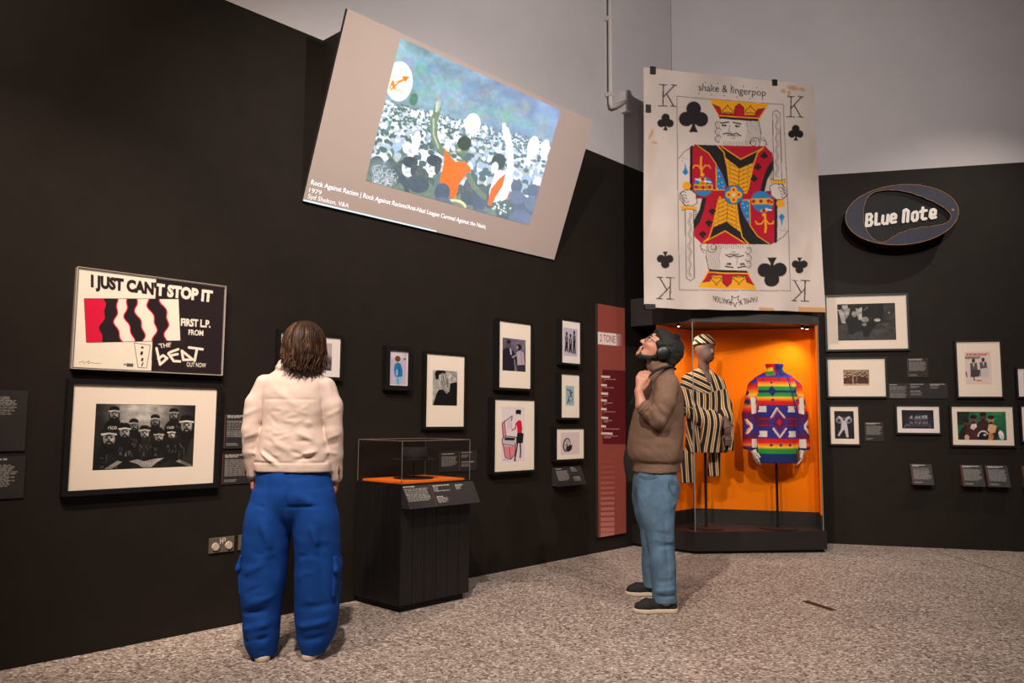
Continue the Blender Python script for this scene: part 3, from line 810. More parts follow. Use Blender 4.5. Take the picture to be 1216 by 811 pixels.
rg = np.random.default_rng(13)
c = Canvas([(0, 0), (75, 0), (75, 43), (0, 43)], 90, 52, (22, 20, 28))
for x in (22, 34, 41, 50, 57): c.poly([(x - 3, 12 + 6 * rg.random()), (x + 3, 12), (x + 3, 30), (x - 3, 30)], (176, 170, 186)); c.ell(x, 24, 3, 5, (40, 36, 46))
c.ell(40, 22, 28, 12, (120, 114, 130), 0, .35, .7); c.poly([(8, 31), (66, 30), (72, 38), (4, 39)], (66, 62, 74)); people_noise(c, rg, 26, 6, 70, 26, 40, 20, 120, .8, 2)
picture('right', (2.190, 1.132, 2.578, 1.396), (2.235, 1.174, 2.527, 1.358), c, 'small landscape frame with a night scene of bright lights', fw=0.018, mount=m_mountw)

rg = np.random.default_rng(14)
c = Canvas([(1145.4, 418), (1176.4, 418), (1177.4, 456.5), (1147, 456.5)], 80, 106, (222, 202, 192)).frame(1090, 390, 4.056)
c.rows(234, 122, 348, 2, 6, 4.5, (204, 74, 78), rg, .1); c.rows(228, 136, 306, 2, 6, 5, (96, 86, 84), rg, .1)
for x, t in ((268, 150), (314, 146)):
    c.ell(x, t + 6, 8, 10, (60, 52, 52)); c.poly([(x - 16, t + 18), (x + 16, t + 16), (x + 20, t + 50), (x + 10, t + 84), (x - 14, t + 84)], (92, 84, 84)); c.poly([(x - 3, t + 18), (x + 5, t + 18), (x + 2, t + 40)], (220, 206, 200))
c.poly([(256, 200), (300, 200), (296, 232), (256, 234)], (70, 62, 62)); c.poly([(300, 195), (340, 190), (338, 232), (304, 234)], (206, 192, 186)); c.line([(268, 230), (272, 250)], 5, (60, 52, 52)); c.line([(232, 210), (236, 232)], 5, (50, 44, 44))
c.rows(282, 248, 306, 1, 6, 6, (204, 74, 78), rg, .0); c.line([(330, 246), (354, 262)], 3, (240, 226, 220))
picture('right', (2.761, 1.494, 3.149, 2.039), (2.833, 1.614, 3.064, 1.937), c, 'upright frame with a pink lettered music poster of two seated figures', fw=0.018)

rg = np.random.default_rng(15)
c = Canvas([(1136.4, 489), (1194, 488.8), (1195.4, 522.4), (1137.4, 522.4)], 150, 90, (30, 96, 62)).frame(1090, 390, 4.056)
c.ell(350, 410, 60, 40, (44, 124, 78), 0, 1, .6); c.poly([(185, 400), (250, 400), (240, 460), (185, 470)], (24, 40, 34))
for x, y, r, skin, coat in ((232, 458, 16, (96, 50, 44), (36, 24, 28)), (268, 440, 17, (112, 66, 54), (74, 34, 36)), (314, 428, 18, (96, 52, 46), (66, 34, 36)), (352, 442, 17, (186, 128, 100), (44, 36, 38))):
    c.ell(x, y + 62, r * 2.1, 48, coat); c.ell(x, y, r * .82, r * 1.15, skin); c.ell(x, y - r * .8, r * .95, r * .55, (28, 20, 22)); c.ell(x, y + r * .75, r * .55, r * .3, (44, 28, 28))
c.poly([(258, 462), (282, 458), (284, 475), (268, 490), (252, 480)], (214, 204, 200)); c.poly([(340, 462), (362, 460), (380, 470), (372, 500), (350, 505), (334, 490)], (206, 166, 124)); c.ell(348, 520, 16, 18, (196, 128, 78))
c.ell(400, 512, 12, 24, (222, 216, 214), -.3); c.ell(314, 515, 26, 26, (24, 20, 24)); c.arc(314, 518, 24, 180, 330, 7, (214, 208, 208)); c.ell(322, 512, 7, 6, (220, 214, 212)); c.ell(236, 525, 12, 14, (206, 168, 146))
c.mottle(.12, 12, rg)
picture('right', (2.691, 1.017, 3.231, 1.396), (2.739, 1.068, 3.170, 1.345), c, 'framed colour photograph of four friends before a green wall', fw=0.02)

c = Canvas([(0, 0), (40, 0), (40, 50), (0, 50)], 60, 70, (206, 200, 206)); c.poly([(12, 20), (30, 12), (40, 26), (40, 50), (8, 50)], (120, 116, 124))
picture('right', (3.293, 1.495, 3.560, 1.768), (3.340, 1.530, 3.513, 1.735), c, 'frame beside the pink lettered poster, partly out of view', fw=0.018, mount=m_mountw)
c = Canvas([(0, 0), (40, 0), (40, 50), (0, 50)], 60, 70, (196, 180, 150)); c.ell(22, 26, 12, 16, (110, 84, 60))
picture('right', (3.308, 1.063, 3.580, 1.398), (3.350, 1.105, 3.538, 1.355), c, 'frame beside the green wall photograph, partly out of view', fw=0.018)

# ---- captions -------------------------------------------------------------------------------------
std = lambda n: [(0.08, 0.05, 0.9, 2, 'h'), (0.08, 0.2, 0.93, n, 't'), (0.08, 0.84, 0.5, 2, 't')]
caption('left', -6.53, 1.067, -6.249, 1.370, 'tall caption board with a red rule, left of the group photograph', [(0.08, 0.05, 0.62, 1, 'h'), (0.08, 0.11, 0.85, 12, 't'), (0.08, 0.52, 0.6, 1, 'h'), (0.08, 0.74, 0.8, 1, 'h')], seed=21)
t = caption('left', -6.52, 0.833, -6.241, 1.041, 'lower caption board, left of the group photograph', [(0.08, 0.06, 0.9, 1, 'h'), (0.08, 0.2, 0.88, 13, 't'), (0.08, 0.86, 0.5, 2, 't')], seed=22)
caption('left', -5.181, 1.052, -4.985, 1.262, 'upper caption board with a red edge, right of the group photograph', std(12), rule=0.0, seed=23)
caption('left', -5.185, 0.838, -4.985, 1.023, 'lower caption board with a red edge, right of the group photograph', std(12), rule=0.0, seed=24)
caption('left', -3.434, 0.833, -3.034, 0.991, 'caption board with two text columns, behind the clear plinth cover', [(0.06, 0.12, 0.42, 1, 'h'), (0.06, 0.26, 0.48, 9, 't'), (0.58, 0.08, 0.9, 1, 'h'), (0.58, 0.2, 0.78, 3, 't'), (0.58, 0.54, 0.95, 1, 'h'), (0.58, 0.64, 0.82, 3, 't')], rule=0.52, seed=25)
caption('left', -2.09, 0.655, -1.70, 0.816, 'sloping caption board below the round black emblem', [(0.06, 0.08, 0.4, 1, 'h'), (0.06, 0.2, 0.5, 10, 't'), (0.6, 0.06, 0.9, 1, 'h'), (0.6, 0.14, 0.84, 3, 't'), (0.6, 0.56, 0.96, 1, 'h'), (0.6, 0.64, 0.86, 3, 't')], tilt=0.07, seed=26)
caption('right', 2.310, 1.688, 2.500, 1.884, 'caption board right of the sepia photograph, above the wide caption', std(11), rule=0.0, seed=27)
caption('right', 2.128, 1.476, 2.310, 1.629, 'narrow caption board with dense text, left end of the caption row', [(0.06, 0.08, 0.95, 1, 'h'), (0.06, 0.2, 0.93, 14, 't')], rule=0.0, seed=28)
caption('right', 2.318, 1.476, 2.669, 1.629, 'wide caption board with sparse text, right end of the caption row', [(0.04, 0.06, 0.4, 1, 'h'), (0.04, 0.18, 0.3, 3, 't'), (0.04, 0.5, 0.46, 1, 'h'), (0.04, 0.62, 0.36, 4, 't'), (0.55, 0.06, 0.95, 2, 'h'), (0.55, 0.26, 0.8, 2, 't')], rule=0.0, seed=29)
caption('right', 1.890, 1.041, 2.065, 1.235, 'caption board beside the pale dancing figure', std(11), rule=0.0, seed=30)
caption('right', 2.300, 0.622, 2.490, 0.822, 'single sloping caption board below the night scene', std(13), tilt=0.09, rule=True, seed=31)
caption('right', 2.752, 0.620, 2.942, 0.822, 'left of two sloping caption boards below the green wall photograph', std(13), tilt=0.09, rule=True, seed=32)
caption('right', 2.972, 0.620, 3.162, 0.822, 'right of two sloping caption boards below the green wall photograph', std(13), tilt=0.09, rule=True, seed=33)
caption('right', 3.292, 0.620, 3.482, 0.822, 'sloping caption board partly out of view, right of the sloping pair', std(13), tilt=0.09, rule=True, seed=34)

# ---- tall red text panel --------------------------------------------------------------------------
TP = (-1.450, 0.145, -0.999, 2.349)
rg = np.random.default_rng(16)
c = Canvas([(708.7, 360.6), (741.1, 366.3), (742.2, 632.4), (709.4, 638.4)], 130, 620, (140, 68, 58)).frame(690, 350, 2.7033)
c.poly([(66, 243), (150, 246), (150, 482), (66, 482)], (92, 22, 30))
c.poly([(40, 120), (112, 127), (112, 166), (40, 160)], (226, 212, 206))
for k in range(4): c.poly([(114.5 + 4 * k, 127.5), (116.8 + 4 * k - .3 * k, 127.8), (116.8 + 4 * k - .3 * k, 166), (114.5 + 4 * k, 165.8)], (216 - 14 * k, 196 - 22 * k, 188 - 22 * k))
c.text('2 TONE', [(58, 129), (107, 134), (107, 157), (58, 152)], (120, 50, 44), offset=0.0)
for y, w, n in ((266, 28, 2), (293, 18, 2), (320, 22, 1), (342, 18, 2), (370, 17, 2), (398, 22, 2), (425, 15, 1), (448, 36, 2)):
    c.poly([(62, y - 4), (62 + w, y - 3), (62 + w, y + 4), (62, y + 3)], (218, 200, 194))
    c.rows(70, y + 7, 124, n, 5, 2.4, (186, 140, 136), rg, .5)
ys = [516, 537, 555, 572, 589, 606, 622, 638, 655, 671, 688, 704, 721, 737, 754, 770]
for i, y in enumerate(ys):
    h = 0.7 + 0.42 * i
    c.poly([(60, y - h), (103, y - h - 1.5), (103, y + h - 1.5), (60, y + h)], (186, 118, 112), .3 + .045 * i)
cx = (TP[0] + TP[2]) / 2
t = empty('text_panel', on_left(cx, TP[1]), AL, 'tall narrow terracotta red text panel headed 2 TONE', 'panel')
w2 = (TP[2] - TP[0]) / 2; hh = TP[3] - TP[1]
MB().box(-w2, w2, -0.03, -0.001, 0, hh).build('panel_board', mat('panel_edge', srgb(40, 30, 30), rough=0.7), t)
sheet('panel_print', c, -w2, w2, 0, hh, -0.0315, m_print, t)

# ---- sockets --------------------------------------------------------------------------------------
m_brass = mat('brushed_plate', srgb(110, 98, 90), rough=0.4, metal=0.3)
m_plug = mat('pale_socket_cover', srgb(192, 176, 160), rough=0.5)
for s, lab in ((-5.170, 'double wall socket with two pale round safety covers'), (-4.983, 'double wall socket partly hidden behind the blue trousers')):
    t = empty('wall_socket', on_left(s, 0.439), AL, lab, 'socket')
    MB().box(-0.08, 0.08, -0.010, -0.001, 0, 0.09).build('face_plate', m_brass, t, bevel=0.002)
    for x in (-0.041, 0.043):
        o = MB().tube([(x, -0.0095, 0.038), (x, -0.020, 0.038)], [0.0235, 0.021], 24).build('socket_cover', m_plug, t)
    f = MB()
    f.box(-0.013, -0.009, -0.013, -0.0095, 0.052, 0.084); f.box(-0.009, 0.002, -0.0129, -0.0095, 0.066, 0.070); f.box(0.002, 0.006, -0.013, -0.0095, 0.052, 0.084)
    f.box(0.006, 0.018, -0.0129, -0.0095, 0.080, 0.084); f.box(0.006, 0.018, -0.0129, -0.0095, 0.066, 0.070); f.box(0.018, 0.021, -0.0129, -0.0095, 0.066, 0.084)
    f.build('white_switches', mat('white_plastic', srgb(214, 204, 196), rough=0.45), t)

# ================================================================== leaning projection screen
SW = 2.61; SL = 1.262; TILT = math.radians(20.78)
t = empty('projection_screen', on_left(-3.395, 2.677, 0.02), AL, 'large white leaning screen with a projected festival crowd picture', 'screen')
t.rotation_euler = (TILT, 0, AL)
m_scr = mat('matt_white_screen', srgb(184, 169, 163), rough=0.8, noise=0.02, nscale=2)
m_scredge = mat('black_screen_edge', srgb(28, 26, 26), rough=0.7)
MB().box(-SW / 2, SW / 2, 0.0, 0.006, 0, SL).build('screen_face', m_scr, t)
MB().box(-SW / 2, SW / 2, 0.006, 0.03, 0, SL).build('screen_edge', m_scredge, t)
ct, st_ = math.cos(TILT), math.sin(TILT)
def unlean(x, d, z):                           # wall distance d and height z above the screen's foot -> leaning axes
    y = -(d - 0.02); return (x, y * ct + z * st_, -y * st_ + z * ct)
for x0 in (-SW / 2 + 0.125, SW / 2 - 0.155):
    x1 = x0 + 0.03; H = 1.165
    q = [unlean(x0, 0.001, 0.02), unlean(x1, 0.001, 0.02), unlean(x1, 0.001, H), unlean(x0, 0.001, H),
         unlean(x0, 0.02 - 0.034 + 0.02 * 0.38 + 0.012, 0.02), unlean(x1, 0.02 - 0.034 + 0.02 * 0.38 + 0.012, 0.02), unlean(x1, 0.02 + H * 0.3795 - 0.034, H), unlean(x0, 0.02 + H * 0.3795 - 0.034, H)]
    MB().add(q, [(0, 1, 2, 3), (7, 6, 5, 4), (0, 4, 5, 1), (2, 6, 7, 3), (0, 3, 7, 4), (1, 5, 6, 2)]).build('side_support', m_dark, t)

rg = np.random.default_rng(31)
c = Canvas([(476.1, 43.9), (666, 131.7), (627.2, 267.4), (433.3, 213.4)], 330, 200, (96, 128, 142)).frame(420, 30, 3.2436)
X, Y = c.X, c.Y
# trees at the back, getting bluer to the right
g = np.clip((X - 100) / 700, 0, 1)[..., None]
c.a = np.array([106, 142, 150.]) * (1 - g) + np.array([98, 122, 166.]) * g
c.mottle(0.16, 9, rg, 5)
for k in range(160):
    x = 150 + 650 * rg.random(); y0 = 60 + 0.46 * (x - 180); y = y0 + 30 + 130 * rg.random()
    c.ell(x, y, 12 + 20 * rg.random(), 9 + 15 * rg.random(), (70 + 70 * rg.random(), 116 + 56 * rg.random(), 128 + 56 * rg.random()), .4, .35, .5)
hz = lambda x: 285 + 0.26 * (x - 110)          # top of the crowd
c.poly([(0, hz(0)), (850, hz(850)), (850, 900), (0, 900)], (96, 118, 128))
def crowd(n, v0, v1, r0, r1):
    o = []
    for k in range(n):
        v = v0 + (v1 - v0) * rg.random(); x = 20 + 800 * rg.random(); o.append((v, x))
    for v, x in sorted(o):
        y = hz(x) + v; r = r0 + (r1 - r0) * (v - v0) / (v1 - v0 + 1e-6)
        sh = rg.random()
        body = (226, 240, 250) if sh > .5 else ((84, 112, 112) if sh > .25 else (140, 170, 208))
        c.ell(x, y + 2.1 * r, 1.35 * r, 1.7 * r, body, .25)
        c.ell(x, y, .78 * r, r, (214, 232, 236) if rg.random() > .35 else (150, 170, 160), .25)
        c.ell(x + .2 * r, y - .45 * r, .85 * r, .68 * r, (70, 94, 100) if rg.random() > .35 else (150, 172, 192), .25)
crowd(520, 0, 80, 5, 8); crowd(240, 60, 150, 8, 12); crowd(120, 130, 230, 12, 19)
for k in range(90):
    x = 60 + 740 * rg.random(); c.ell(x, hz(x) + 130 * rg.random(), 3 + 6 * rg.random(), 3 + 5 * rg.random(), (250, 254, 255), .3, .9, .4)
for x, y, rx, ry, col in ((690, 470, 22, 42, (246, 250, 255)), (240, 450, 16, 44, (238, 246, 250)), (232, 285, 16, 24, (64, 108, 92)), (735, 480, 16, 40, (236, 244, 255))): c.ell(x, y, rx, ry, col, .2)
for k in range(46):                             # dark heads in front
    x = 60 + 640 * rg.random(); y = hz(x) + 235 + 60 * rg.random(); r = 17 + 12 * rg.random()
    c.ell(x, y + 1.7 * r, 1.7 * r, 1.4 * r, (66, 82, 96) if rg.random() > .4 else (96, 118, 110), .25); c.ell(x, y, r, 1.15 * r, (70, 84, 88), .25)
    for j in range(5): c.line([(x - r * .6 + j * r * .3, y - r * .7), (x - r * .5 + j * r * .3, y + r * .4)], 1.4, (126, 146, 170), .6)
for x, y in ((212, 545), (305, 540)):           # two faces turned sideways
    c.ell(x, y, 27, 36, (206, 226, 230), .2); c.ell(x + 5, y - 20, 30, 22, (56, 68, 76), .2); c.ell(x + 18, y + 6, 12, 26, (64, 78, 86), .2); c.ell(x - 12, y + 2, 5, 3, (70, 90, 98)); c.line([(x - 14, y + 18), (x, y + 20)], 3, (90, 110, 118))
c.ell(100, 560, 46, 46, (96, 116, 122), 0, .9, .3)
for k in range(26): c.arc(70 + 90 * rg.random(), 545 + 70 * rg.random(), 8 + 9 * rg.random(), 0, 300, 2, (176, 190, 206))
# round placard with an arrow, balloon
c.ell(176, 215, 52, 76, (240, 250, 240), .05); c.ell(176, 215, 50, 73, (246, 254, 246), .05)
c.line([(146, 246), (170, 222), (212, 200)], 7, (238, 104, 30)); c.line([(146, 222), (196, 206)], 4, (238, 104, 30)); c.poly([(186, 194), (216, 196), (200, 220)], (238, 104, 30)); c.line([(140, 240), (152, 212), (160, 244), (150, 226)], 6, (238, 104, 30))
c.text('ANTI', [(150, 186), (172, 196), (170, 212), (148, 203)], (120, 176, 110)); c.text('NAZI', [(160, 232), (198, 248), (196, 266), (158, 250)], (92, 160, 100), offset=.01); c.text('LEAGUE', [(136, 238), (168, 252), (166, 268), (134, 254)], (92, 160, 100))
c.ell(458, 380, 30, 40, (250, 252, 240), .1); c.ell(450, 388, 7, 11, (226, 214, 160), .2); c.line([(450, 420), (446, 446)], 6, (236, 240, 236))
# two people in orange, arms raised
SK = (94, 116, 96)
c.line([(324, 322), (308, 370), (310, 430), (330, 480), (362, 500)], 27, SK); c.line([(322, 326), (330, 294)], 14, (150, 168, 156)); c.line([(318, 330), (322, 298)], 7, (176, 190, 184))
c.line([(308, 360), (308, 420), (326, 470)], 7, (150, 170, 150))
c.poly([(352, 474), (372, 505), (392, 524), (424, 520), (450, 548), (446, 576), (424, 584), (404, 612), (390, 664), (362, 658), (330, 600), (344, 540)], (250, 96, 34))
c.ell(418, 470, 27, 38, SK, .3); c.ell(426, 454, 27, 28, (44, 60, 50), .3); c.ell(404, 480, 9, 6, (150, 170, 150)); c.line([(396, 494), (414, 500)], 4, (60, 70, 60)); c.line([(398, 516), (420, 522)], 10, SK)
c.line([(440, 575), (462, 620), (500, 660)], 20, SK)
c.line([(584, 404), (600, 470), (602, 550), (590, 590)], 26, (236, 246, 250)); c.line([(582, 404), (578, 384)], 14, (226, 240, 246))
c.poly([(545, 560), (590, 560), (612, 590), (600, 660), (560, 680), (520, 680), (520, 640)], (236, 246, 250))
c.poly([(526, 630), (560, 588), (585, 570), (570, 620), (545, 660), (528, 694), (514, 690)], (250, 88, 30)); c.line([(600, 640), (588, 668)], 6, (250, 88, 60))
c.ell(556, 526, 27, 32, (46, 60, 64), .2); c.ell(542, 548, 14, 22, (206, 222, 214), .2)
c.ell(392, 690, 40, 22, (206, 206, 150), .2); c.ell(392, 694, 30, 16, (108, 128, 110), .2)
for k in range(60): c.ell(570 + 30 * (rg.random() - .5) * 2.6, 700 + 24 * (rg.random() - .5) * 2.4, 4, 4, (76, 100, 88) if rg.random() > .4 else (206, 224, 214))
for x, y, r in ((640, 690, 32), (690, 640, 24), (480, 690, 24), (340, 640, 30), (625, 620, 22)): c.ell(x, y, r, r * 1.15, (70, 86, 106), .2); c.ell(x, y + r * 1.9, r * 1.5, r * 1.2, (84, 100, 126), .2)
c.mottle(0.05, 60, rg, 2); c.a = np.clip(c.a, 0, 255) * .93 + 14
g = np.clip((X - 300) / 500, 0, 1)[..., None]; c.a = c.a * (1 - .28 * g) + np.array([176, 196, 236.]) * .28 * g
m_proj = print_mat('projected_light', rough=0.9, emit=0.72)
sheet('projected_picture', c, -0.866, 0.862, 0.240, 1.232, -0.002, m_proj, t)
m_ptxt = mat('projected_lettering', srgb(236, 240, 246), rough=0.9, emit=0.62)
m_pbar = mat('projected_bar', srgb(196, 226, 240), rough=0.9, emit=0.55)

def text_mesh(name, body, x0, x1, z0, z1, y, depth, material, parent, offset=0.0, shear=0.0):
    vs, tr, _ = text_tris(body, offset, shear)
    bm = bmesh.new()
    bv = [bm.verts.new((x0 + (x1 - x0) * u, y, z0 + (z1 - z0) * v)) for u, v in vs]
    for q in tr:
        try: bm.faces.new([bv[i] for i in q])
        except ValueError: pass
    if depth > 0:
        r = bmesh.ops.extrude_face_region(bm, geom=bm.faces[:])
        bmesh.ops.translate(bm, verts=[e for e in r['geom'] if isinstance(e, bmesh.types.BMVert)], vec=(0, -depth, 0))
    bmesh.ops.recalc_face_normals(bm, faces=bm.faces[:])
    me = bpy.data.meshes.new(name); bm.to_mesh(me); bm.free()
    return link(name, me, material, parent)
text_mesh('projected_title', 'Rock Against Racism | Rock Against Racism/Anti-Nazi League Carnival Against the Nazis,', -1.28, 0.38, 0.108, 0.152, -0.0015, 0, m_ptxt, t, offset=0.012)
text_mesh('projected_year', '1979', -1.28, -1.185, 0.066, 0.096, -0.0015, 0, m_ptxt, t)
text_mesh('projected_credit', 'Syd Shelton, V&A', -1.278, -0.95, 0.016, 0.056, -0.0015, 0, m_ptxt, t)
MB().box(-SW / 2 + 0.002, -0.123, -0.002, -0.0005, 0.001, 0.011).build('progress_bar', m_pbar, t)

# ================================================================== hanging king of clubs cloth
BZ = (2.283, 4.585); BWID = 1.80
c = Canvas([(763, 81), (967.3, 99), (977, 373), (766.5, 364.5)], 300, 390, (192, 180, 173))
rg = np.random.default_rng(41)
c.mottle(0.05, 5, rg, 4)
K = (34, 30, 32); GR = (96, 88, 86); GOLD = (222, 152, 28); CR = (170, 20, 44); BL = (40, 118, 176); CLOTH = (212, 199, 191)
c.frame(750, 70, 2.6163)
# stains along the top and left
for x, y, rx, ry in ((60, 300, 14, 60), (52, 480, 12, 90), (545, 620, 12, 60), (560, 300, 10, 50)): c.ell(x, y, rx, ry, (186, 164, 146), .1, .45, .6)
for x, y, rx, ry in ((500, 88, 18, 7), (470, 98, 8, 6), (530, 92, 10, 5), (488, 105, 5, 9), (62, 232, 4, 12), (70, 262, 10, 3), (55, 245, 3, 9)): c.ell(x, y, rx, ry, (176, 120, 72), .2, .6, .5)
for x0, x1 in ((40, 70), (212, 240), (400, 445), (520, 594)): c.poly([(x0, 774), (x1, 778), (x1, 800), (x0, 796)], (186, 128, 78), .8)
c.line([(137, 118), (470, 140), (493, 725), (150, 715)], 1.8, GR, closed=True)
def letter_k(x, y, h, flip):
    s = -1 if flip else 1
    P = lambda a, b: (x + s * a * h, y + s * b * h)
    for a, b in (((-.16, -.5), (-.18, .5)), ((.36, -.48), (-.16, .08)), ((.0, -.06), (.32, .5))): c.line([P(*a), P(*b)], 3.2, K)
    for a, b in (((-.34, -.5), (.0, -.49)), ((-.38, .5), (.02, .51)), ((.2, -.5), (.46, -.48)), ((.18, .5), (.44, .51))): c.line([P(*a), P(*b)], 2.6, K)
letter_k(106, 116, 66, False); letter_k(505, 147, 64, False); letter_k(110, 711, 66, True); letter_k(527, 724, 64, True)
def club(x, y, r, flip=False, col=K):
    s = -1 if flip else 1
    for a, b in ((0, -1.05), (-1.0, .35), (1.0, .35)): c.ell(x + a * r, y + s * b * r, r, r * .98, col)
    c.poly([(x - .18 * r, y - s * .4 * r), (x + .18 * r, y - s * .4 * r), (x + .22 * r, y + s * 1.3 * r), (x + .62 * r, y + s * 2.1 * r), (x - .62 * r, y + s * 2.1 * r), (x - .22 * r, y + s * 1.3 * r)], col)
club(190, 180, 23); club(103, 198, 12.5); club(509, 229, 12); club(106, 624, 12.5, True); club(521, 645, 12, True); club(437, 666, 22, True)
c.text('shake & fingerpop', [(205, 76), (415, 92), (415, 120), (205, 106)], K, offset=0.0)
for k in range(11): c.ell(206 + 20 * k, (72 if k % 2 else 108) + 1.6 * k, 1.7, 1.7, K)
c.text('FAMILY', [(394, 756), (334, 768), (334, 750), (394, 740)], K); c.text('FUNKTION', [(312, 766), (252, 752), (252, 734), (312, 748)], K)
star = []
for k in range(10):
    r = 19 if k % 2 == 0 else 8; a = math.pi / 2 + k * math.pi / 5; star.append((322 + r * math.cos(a), 752 + r * math.sin(a)))
c.line(star, 1.8, K, closed=True)
# the double headed king: one half drawn twice, turned about the centre
CEN = (870.5, 231.5)
halfmask = (c.by - CEN[1]) + 0.10 * (c.bx - CEN[0])
for turn in (False, True):
    c.clip = (halfmask > 0) if turn else (halfmask <= 0)
    c.frame(780, 80, 5.067, CEN if turn else None)
    # head
    c.poly([(372, 300), (604, 316), (620, 380), (640, 470), (370, 470), (352, 400)], (200, 188, 181))
    for k in range(9):
        x = 540 + 9 * k; c.line([(x, 322), (x + 3 + k, 400), (x + 2 * k - 8, 460)], 2.0, GR)
    c.line([(610, 318), (625, 390), (622, 430), (655, 445), (660, 468)], 3, K)
    c.arc(590, 452, 30, 160, 420, 3, K); c.arc(580, 455, 16, 0, 330, 3, K); c.arc(612, 456, 44, 300, 400, 3, GR)
    for y in (345, 385, 430): c.arc(368, y, 20, 60, 340, 3, K); c.arc(368, y, 10, 0, 300, 2.4, GR)
    for k in range(12): c.line([(400 + 13 * k, 444), (404 + 13 * k, 470)], 2.2, GR)
    c.line([(385, 335), (432, 328)], 7, K); c.line([(460, 330), (505, 338)], 7, K); c.ell(404, 348, 15, 7, K); c.ell(484, 352, 15, 7, K); c.ell(404, 346, 4, 3, (220, 206, 200)); c.ell(488, 350, 4, 3, (220, 206, 200))
    c.line([(440, 345), (432, 385), (450, 392)], 3, GR); c.line([(398, 400), (425, 394), (455, 402), (480, 394), (505, 410)], 6, K); c.line([(425, 408), (490, 410)], 4, K); c.line([(445, 424), (472, 424)], 3, GR)
    # crown
    c.poly([(314, 192), (672, 214), (612, 316), (370, 300)], GOLD)
    c.poly([(330, 222), (376, 240), (388, 278), (462, 280), (470, 236), (494, 216), (520, 240), (524, 286), (592, 286), (604, 250), (648, 244), (612, 300), (372, 288)], CR)
    c.line([(330, 222), (376, 240), (388, 278), (462, 280), (470, 236), (494, 216), (520, 240), (524, 286), (592, 286), (604, 250), (648, 244)], 4, K)
    for x in (424, 562): c.line([(x, 226), (x + 10, 244), (x + 34, 262), (x + 26, 276), (x, 268), (x - 26, 274), (x - 32, 258), (x - 10, 242), (x, 226)], 3.4, K)
    c.poly([(372, 294), (610, 308), (606, 322), (374, 308)], K)
    # robe
    c.poly([(200, 478), (240, 466), (650, 474), (694, 520), (696, 580), (655, 640), (630, 720), (615, 830), (198, 830)], CR)
    c.poly([(196, 478), (212, 470), (212, 830), (196, 830)], K)
    c.poly([(218, 466), (368, 468), (402, 500), (422, 560), (438, 705), (424, 720), (396, 640), (356, 572), (300, 512)], K)
    c.poly([(358, 584), (384, 620), (416, 700), (410, 732), (358, 736)], BL)
    for x, y in ((370, 620), (376, 655), (392, 690), (372, 700), (400, 715), (366, 728)): c.ell(x, y, 3.5, 3.5, (206, 216, 224))
    c.poly([(412, 535), (500, 606), (578, 572), (548, 740), (520, 830), (440, 830), (438, 700)], GOLD)
    for k in range(9):
        y = 560 + 26 * k; c.line([(414, y - 18), (496, y + 20), (572, y - 16)], 2.2, K)
        for x in (440, 466, 520, 548): c.ell(x, y + 6, 3, 3, K)
    c.line([(497, 606), (490, 720)], 2.4, K)
    c.poly([(384, 478), (412, 540), (500, 608), (578, 574), (606, 512), (640, 482), (612, 486), (506, 556), (394, 480)], K)
    c.poly([(392, 474), (628, 480), (506, 550)], CR)
    c.line([(392, 476), (506, 552), (640, 484)], 7, GOLD); c.line([(366, 470), (404, 510), (424, 600), (440, 730)], 7, GOLD); c.line([(640, 484), (606, 512), (580, 590), (548, 740)], 7, GOLD)
    c.line([(240, 470), (310, 516), (356, 580), (358, 736)], 6, GOLD); c.line([(330, 738), (410, 736)], 6, GOLD)
    c.poly([(696, 560), (662, 604), (636, 680), (616, 770), (640, 780), (662, 680), (696, 616)], K)
    for k in range(10): c.line([(664 + 2 * k, 610 + 9 * k), (700, 600 + 10 * k)], 2.4, K)
    for x, y in ((645, 530), (607, 598), (585, 668)):
        for a, b in ((0, -11), (-11, 4), (11, 4)): c.ell(x + a, y + b, 11, 10, K)
        c.poly([(x - 3, y), (x + 3, y), (x + 8, y + 20), (x - 8, y + 20)], K)
    # fleur and orb
    c.line([(265, 540), (262, 570), (268, 650)], 13, GOLD); c.line([(266, 620), (246, 590), (222, 590), (218, 606)], 8, GOLD); c.line([(266, 620), (288, 590), (314, 590), (322, 606)], 8, GOLD); c.ell(272, 645, 13, 11, GOLD)
    c.ell(278, 716, 60, 58, BL); c.poly([(222, 700), (334, 700), (338, 740), (222, 740)], GOLD); c.poly([(254, 662), (294, 662), (296, 700), (254, 700)], GOLD)
    c.line([(222, 700), (334, 700)], 2.4, K); c.line([(222, 740), (336, 740)], 2.4, K); c.line([(232, 672), (322, 690)], 9, (206, 220, 228))
    for x, y in ((234, 720), (276, 722), (318, 720), (274, 672)): c.ell(x, y, 11, 11, CR)
    for x, y in ((254, 720), (298, 720), (274, 694)): c.ell(x, y, 9, 9, K); c.ell(x, y, 6, 6, GOLD)
    # hands, ball, blade, hilt
    c.line([(128, 550), (160, 510), (200, 484)], 3, K); c.poly([(168, 572), (176, 610), (188, 632), (170, 650), (152, 632), (164, 610)], BL)
    for x, y in ((148, 545), (162, 546), (178, 552), (150, 562)): c.ell(x, y, 2.4, 2.4, K)
    c.ell(178, 712, 25, 24, GOLD)
    c.poly([(140, 750), (165, 735), (205, 735), (236, 760), (236, 830), (140, 830)], (202, 190, 183)); c.line([(140, 800), (138, 760), (162, 738), (200, 735), (234, 762), (236, 830)], 3.4, K)
    for k in range(4): c.arc(160 + 4 * k, 762 + 18 * k, 15, 90, 330, 3, K)
    for k in range(7): c.line([(240, 772 + 9 * k), (276, 784 + 9 * k)], 2.4, K)
    c.line([(700, 682), (694, 270), (714, 254), (738, 272), (748, 682)], 3, K)
    pts = [(716 + 8 * math.sin(y * .085) * .7, y) for y in range(280, 670, 8)]
